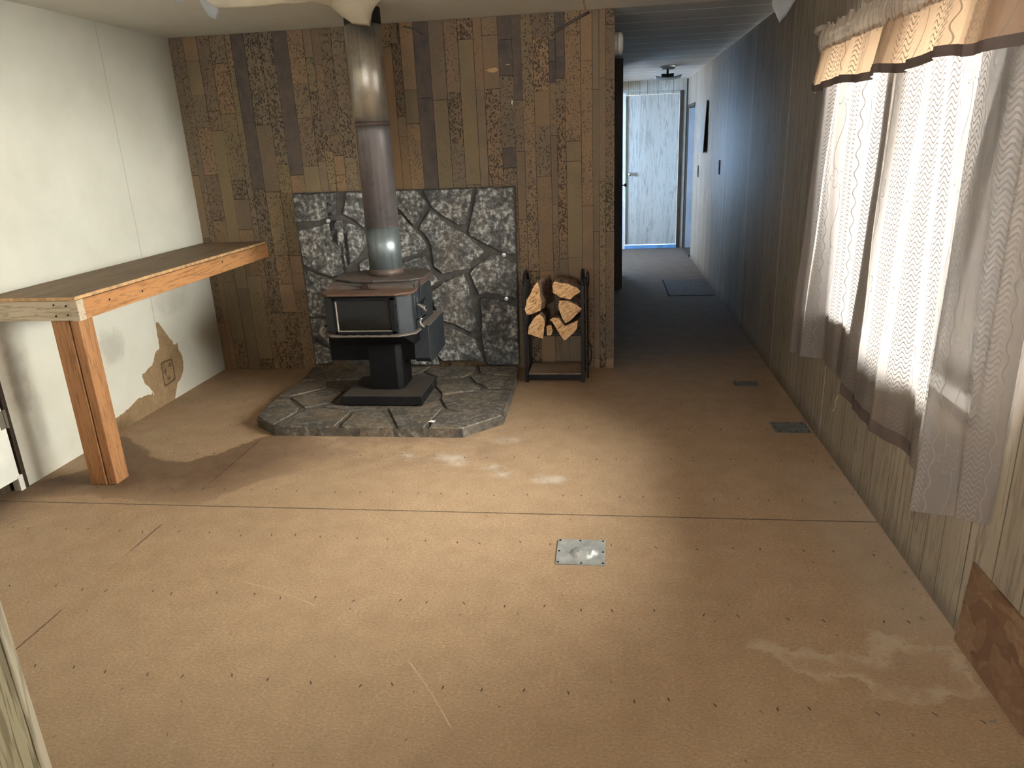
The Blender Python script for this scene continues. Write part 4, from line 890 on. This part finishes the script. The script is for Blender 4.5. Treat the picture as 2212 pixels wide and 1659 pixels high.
# ---------------------------------------------------------------- torn ceiling paper and cables
def sheet(name, label, mats, top, bot, curl=.0, nv=8, thick=.0015, jag=.006, seed=0, cat='torn paper'):
    b = MB(); n = len(top)-1
    def P(u, v):
        i = min(int(u*n), n-1); f = u*n-i
        a = Vector(top[i]).lerp(Vector(top[i+1]), f); c = Vector(bot[i]).lerp(Vector(bot[i+1]), f)
        p = c.lerp(a, v); p.y -= curl*math.sin(math.pi*v)
        if v == 0: p.z += jag*noise.noise(Vector((u*30, seed, 0)))
        return p
    b.grid(lambda u, v: P(u, v), n*10, nv, 0); o = b.build(name, mats, smooth=True, fixn=False)
    s = o.modifiers.new('s', 'SOLIDIFY'); s.thickness = thick; s.offset = 0
    tag(o, label, cat, 'torn ceiling paper')
Z = ZC-.001
sheet('torn_ceiling_paper', 'long cream strip of torn ceiling paper drooping left of the stovepipe', PAPER,
      [(-1.905, 3.60, Z), (-1.75, 3.60, Z), (-1.6, 3.60, Z), (-1.45, 3.62, Z), (-1.36, 3.75, Z)],
      [(-1.84, 3.62, 2.139), (-1.64, 3.63, 2.136), (-1.475, 3.64, 2.143), (-1.42, 3.76, 2.165), (-1.37, 4.02, 2.17)], .02, 8, .0015, .006, 1)
sheet('torn_ceiling_paper', 'cream tongue of torn ceiling paper hanging over the top of the stovepipe', PAPER,
      [(-1.40, 3.80, Z), (-1.33, 3.88, Z), (-1.25, 3.93, Z), (-1.155, 4.02, Z)],
      [(-1.392, 4.06, 2.148), (-1.335, 4.075, 2.105), (-1.245, 4.085, 2.092), (-1.222, 4.06, 2.15)], .015, 8, .0015, .004, 5)
sheet('torn_ceiling_paper', 'narrow bluish grey flap of ceiling paper at the left end of the cream strip', PAPERG,
      [(-1.925, 3.60, Z), (-1.89, 3.60, Z), (-1.865, 3.60, Z)], [(-1.89, 3.62, 2.105), (-1.862, 3.62, 2.094), (-1.838, 3.62, 2.13)], .01, 8, .0015, .004, 9)
sheet('torn_ceiling_paper', 'tiny curled white flap of ceiling paper farthest left', PAPERG,
      [(-2.03, 3.62, Z), (-1.99, 3.62, Z)], [(-2.015, 3.55, 2.168), (-1.975, 3.56, 2.166)], .02, 6, .0015, .003, 3)
sheet('torn_ceiling_paper', 'pointed grey flap of ceiling paper hanging beside the right wall at the hall entrance', PAPERG,
      [(.845, 4.35, Z), (.90, 4.35, Z), (.955, 4.35, Z), (1.0, 4.35, Z)], [(.848, 4.33, 2.10), (.892, 4.33, 2.015), (.925, 4.33, 2.05), (.965, 4.33, 2.12)], .012, 8, .0015, .004, 7)
b = MB(); b.tube([(-.107, YB-.014, 2.186), (-.20, YB-.016, 2.148), (-.342, YB-.014, 2.079)], .008, 8); tag(b.build('loose_cable', CABLE, smooth=True), 'grey brown cable slanting down from the ceiling on the brown panel wall', 'cable')
b = MB(); b.tube([(-1.268, YB-.012, 2.196), (-1.274, YB-.014, 2.15), (-1.272, YB-.012, 2.10), (-1.266, YB-.012, 2.085)], .006, 8); tag(b.build('cable_stub', CABLE, smooth=True), 'short dark cable stub behind the top of the stovepipe', 'cable')
b = MB(); b.tube([(-1.23, YB-.010, 2.175), (-1.17, YB-.012, 2.16), (-1.12, YB-.010, 2.125)], .004, 8); tag(b.build('bent_wire', CABLE, smooth=True), 'thin bent wire on the panel wall just right of the stovepipe top', 'wire')

# ---------------------------------------------------------------- hall fittings
def smoke():
    t = thing('smoke_detector', 'white round smoke detector on the hall side wall near the ceiling', 'smoke detector', (XH, 4.90, 2.03))
    b = MB(); b.lathe([(.064, 0), (.066, .004), (.066, .014), (.060, .018)], (XH, 4.90, 2.03), 'x', 40); b.build('base', PLASTIC, t, smooth=False)
    b = MB(); b.lathe([(.060, .020), (.065, .023), (.065, .036), (.058, .048), (.030, .054), (.0, .055)], (XH, 4.90, 2.03), 'x', 40, cap=False); b.build('cover', PLASTIC, t, smooth=False)
smoke()
def fixture():
    cx, cy = .64, 8.6
    t = thing('ceiling_light', 'dark ceiling light with a square glass shade near the end of the hall', 'ceiling light', (cx, cy, ZC))
    m = simple('dark_fixture_metal', (.03, .028, .027), .4, .5)
    b = MB(); b.lathe([(.080, .003), (.080, -.018), (.070, -.028)], (cx, cy, ZC), 'z', 28); b.build('canopy', simple('grey_canopy', (.16, .16, .16), .4, .3), t)
    b = MB(); b.tube([(cx, cy, ZC-.026), (cx, cy, ZC-.125)], .013, 10); b.build('stem', m, t)
    for s in (-1, 1):
        b = MB(); b.tube([(cx, cy, ZC-.082), (cx+s*.035, cy, ZC-.088), (cx+s*.065, cy, ZC-.09)], [.012, .02, .022], 12); b.build('lamp_socket', m, t, smooth=True)
    b = MB(); S = .138
    b.grid(lambda u, v: (cx+(u-.5)*2*S, cy+(v-.5)*2*S, ZC-.132+((u-.5)**2+(v-.5)**2)*.075), 16, 16); o = b.build('glass_shade', simple('grey_frosted_shade', (.16, .17, .18), .35, 0, .05), t, smooth=True, fixn=False)
    s = o.modifiers.new('s', 'SOLIDIFY'); s.thickness = .005
fixture()
t = thing('mounted_board', 'thin grey board with a lifted edge fixed on the far right hall wall', 'board', (XR-.004, 8.75, 1.57))
b = MB(); b.grid(lambda u, v: (XR-.006-.035*u**3*(1-.6*v), 9.22-.93*u, 1.30+.53*v), 12, 6); o = b.build('sheet', simple('grey_cover_board', (.24, .24, .22), .6, 0, .1, 12), t, fixn=False); s = o.modifiers.new('s', 'SOLIDIFY'); s.thickness = .004; s.offset = 0
for y, z, l in [(9.0, 1.085, 'empty dark switch box below the grey cover board in the hall'), (7.32, 1.185, 'dark open switch slot in the right hall wall, nearer one')]:
    t = thing('switch_box', l, 'switch box', (XR, y, z), 'open switch boxes in the hall wall')
    b = MB(); b.box(XR-.004, XR-.001, y-.045, y+.045, z-.065, z+.065); b.build('opening', DARK, t)
    b = MB(); b.box(XR-.010, XR-.004, y-.012, y+.012, z-.03, z+.03); b.build('switch', simple('old_switch', (.05, .045, .04), .5), t)

# ---------------------------------------------------------------- camera and light
cam = D.objects.new('camera', D.cameras.new('camera')); COL.objects.link(cam); SC.camera = cam
r0 = Vector((0.991254861, 0.125198371, -0.041703336)); r1 = Vector((0.000111562, -0.316821835, -0.948485062)); r2 = Vector((-0.131961312, 0.940185776, -0.314065151))
M = Matrix((r0, -r1, -r2)).transposed(); cam.matrix_world = Matrix.Translation((0, 0, 1.463)) @ M.to_4x4()
cam.data.sensor_fit = 'HORIZONTAL'; cam.data.sensor_width = 36; cam.data.lens = 36*1556.0/2212; cam.data.clip_start = .02

def area(name, loc, size, power, col, target):
    l = D.lights.new(name, 'AREA'); l.shape = 'RECTANGLE'; l.size, l.size_y = size; l.energy = power; l.color = col
    o = D.objects.new(name, l); COL.objects.link(o); o.location = loc
    d = Vector(target)-Vector(loc); o.rotation_euler = d.to_track_quat('-Z', 'Y').to_euler(); return o
sl = D.lights.new('hazy_sun', 'SUN'); sl.energy = PW1; sl.angle = math.radians(96); sl.color = (1, .985, .955)
so = D.objects.new('hazy_sun', sl); COL.objects.link(so); so.location = (6, 2, 4); so.rotation_euler = Vector((-.80, -.02, -.55)).to_track_quat('-Z', 'Y').to_euler()
area('daylight_front', (-.8, YF-.2, 1.3), (2.7, 1.4), PW3, (1, .97, .92), (-.8, 0, 1.3))
area('daylight_hall_end', (-.85, YE+.2, 1.25), (.95, .95), PW4, (.36, .61, 1), (-.2, 8.5, 1.0))
area('daylight_hall_side', (-2.5, 8.6, 1.4), (.95, .95), PW5, (.36, .61, 1), (.5, 10.4, 1.2)).data.spread = math.radians(75)
w = D.worlds.new('world'); SC.world = w; w.use_nodes = True; bg = w.node_tree.nodes['Background']; bg.inputs[0].default_value = (.75, .88, 1, 1); bg.inputs[1].default_value = PWW
vs = SC.view_settings; vs.view_transform = 'Standard'; vs.look = 'None'; vs.gamma = 1; vs.use_curve_mapping = False; vs.exposure = EXPO
cy = SC.cycles; cy.use_denoising = True; cy.max_bounces = 10; cy.diffuse_bounces = 6; cy.transmission_bounces = 6; cy.transparent_max_bounces = 12; cy.caustics_reflective = False; cy.caustics_refractive = False; cy.sample_clamp_indirect = 8
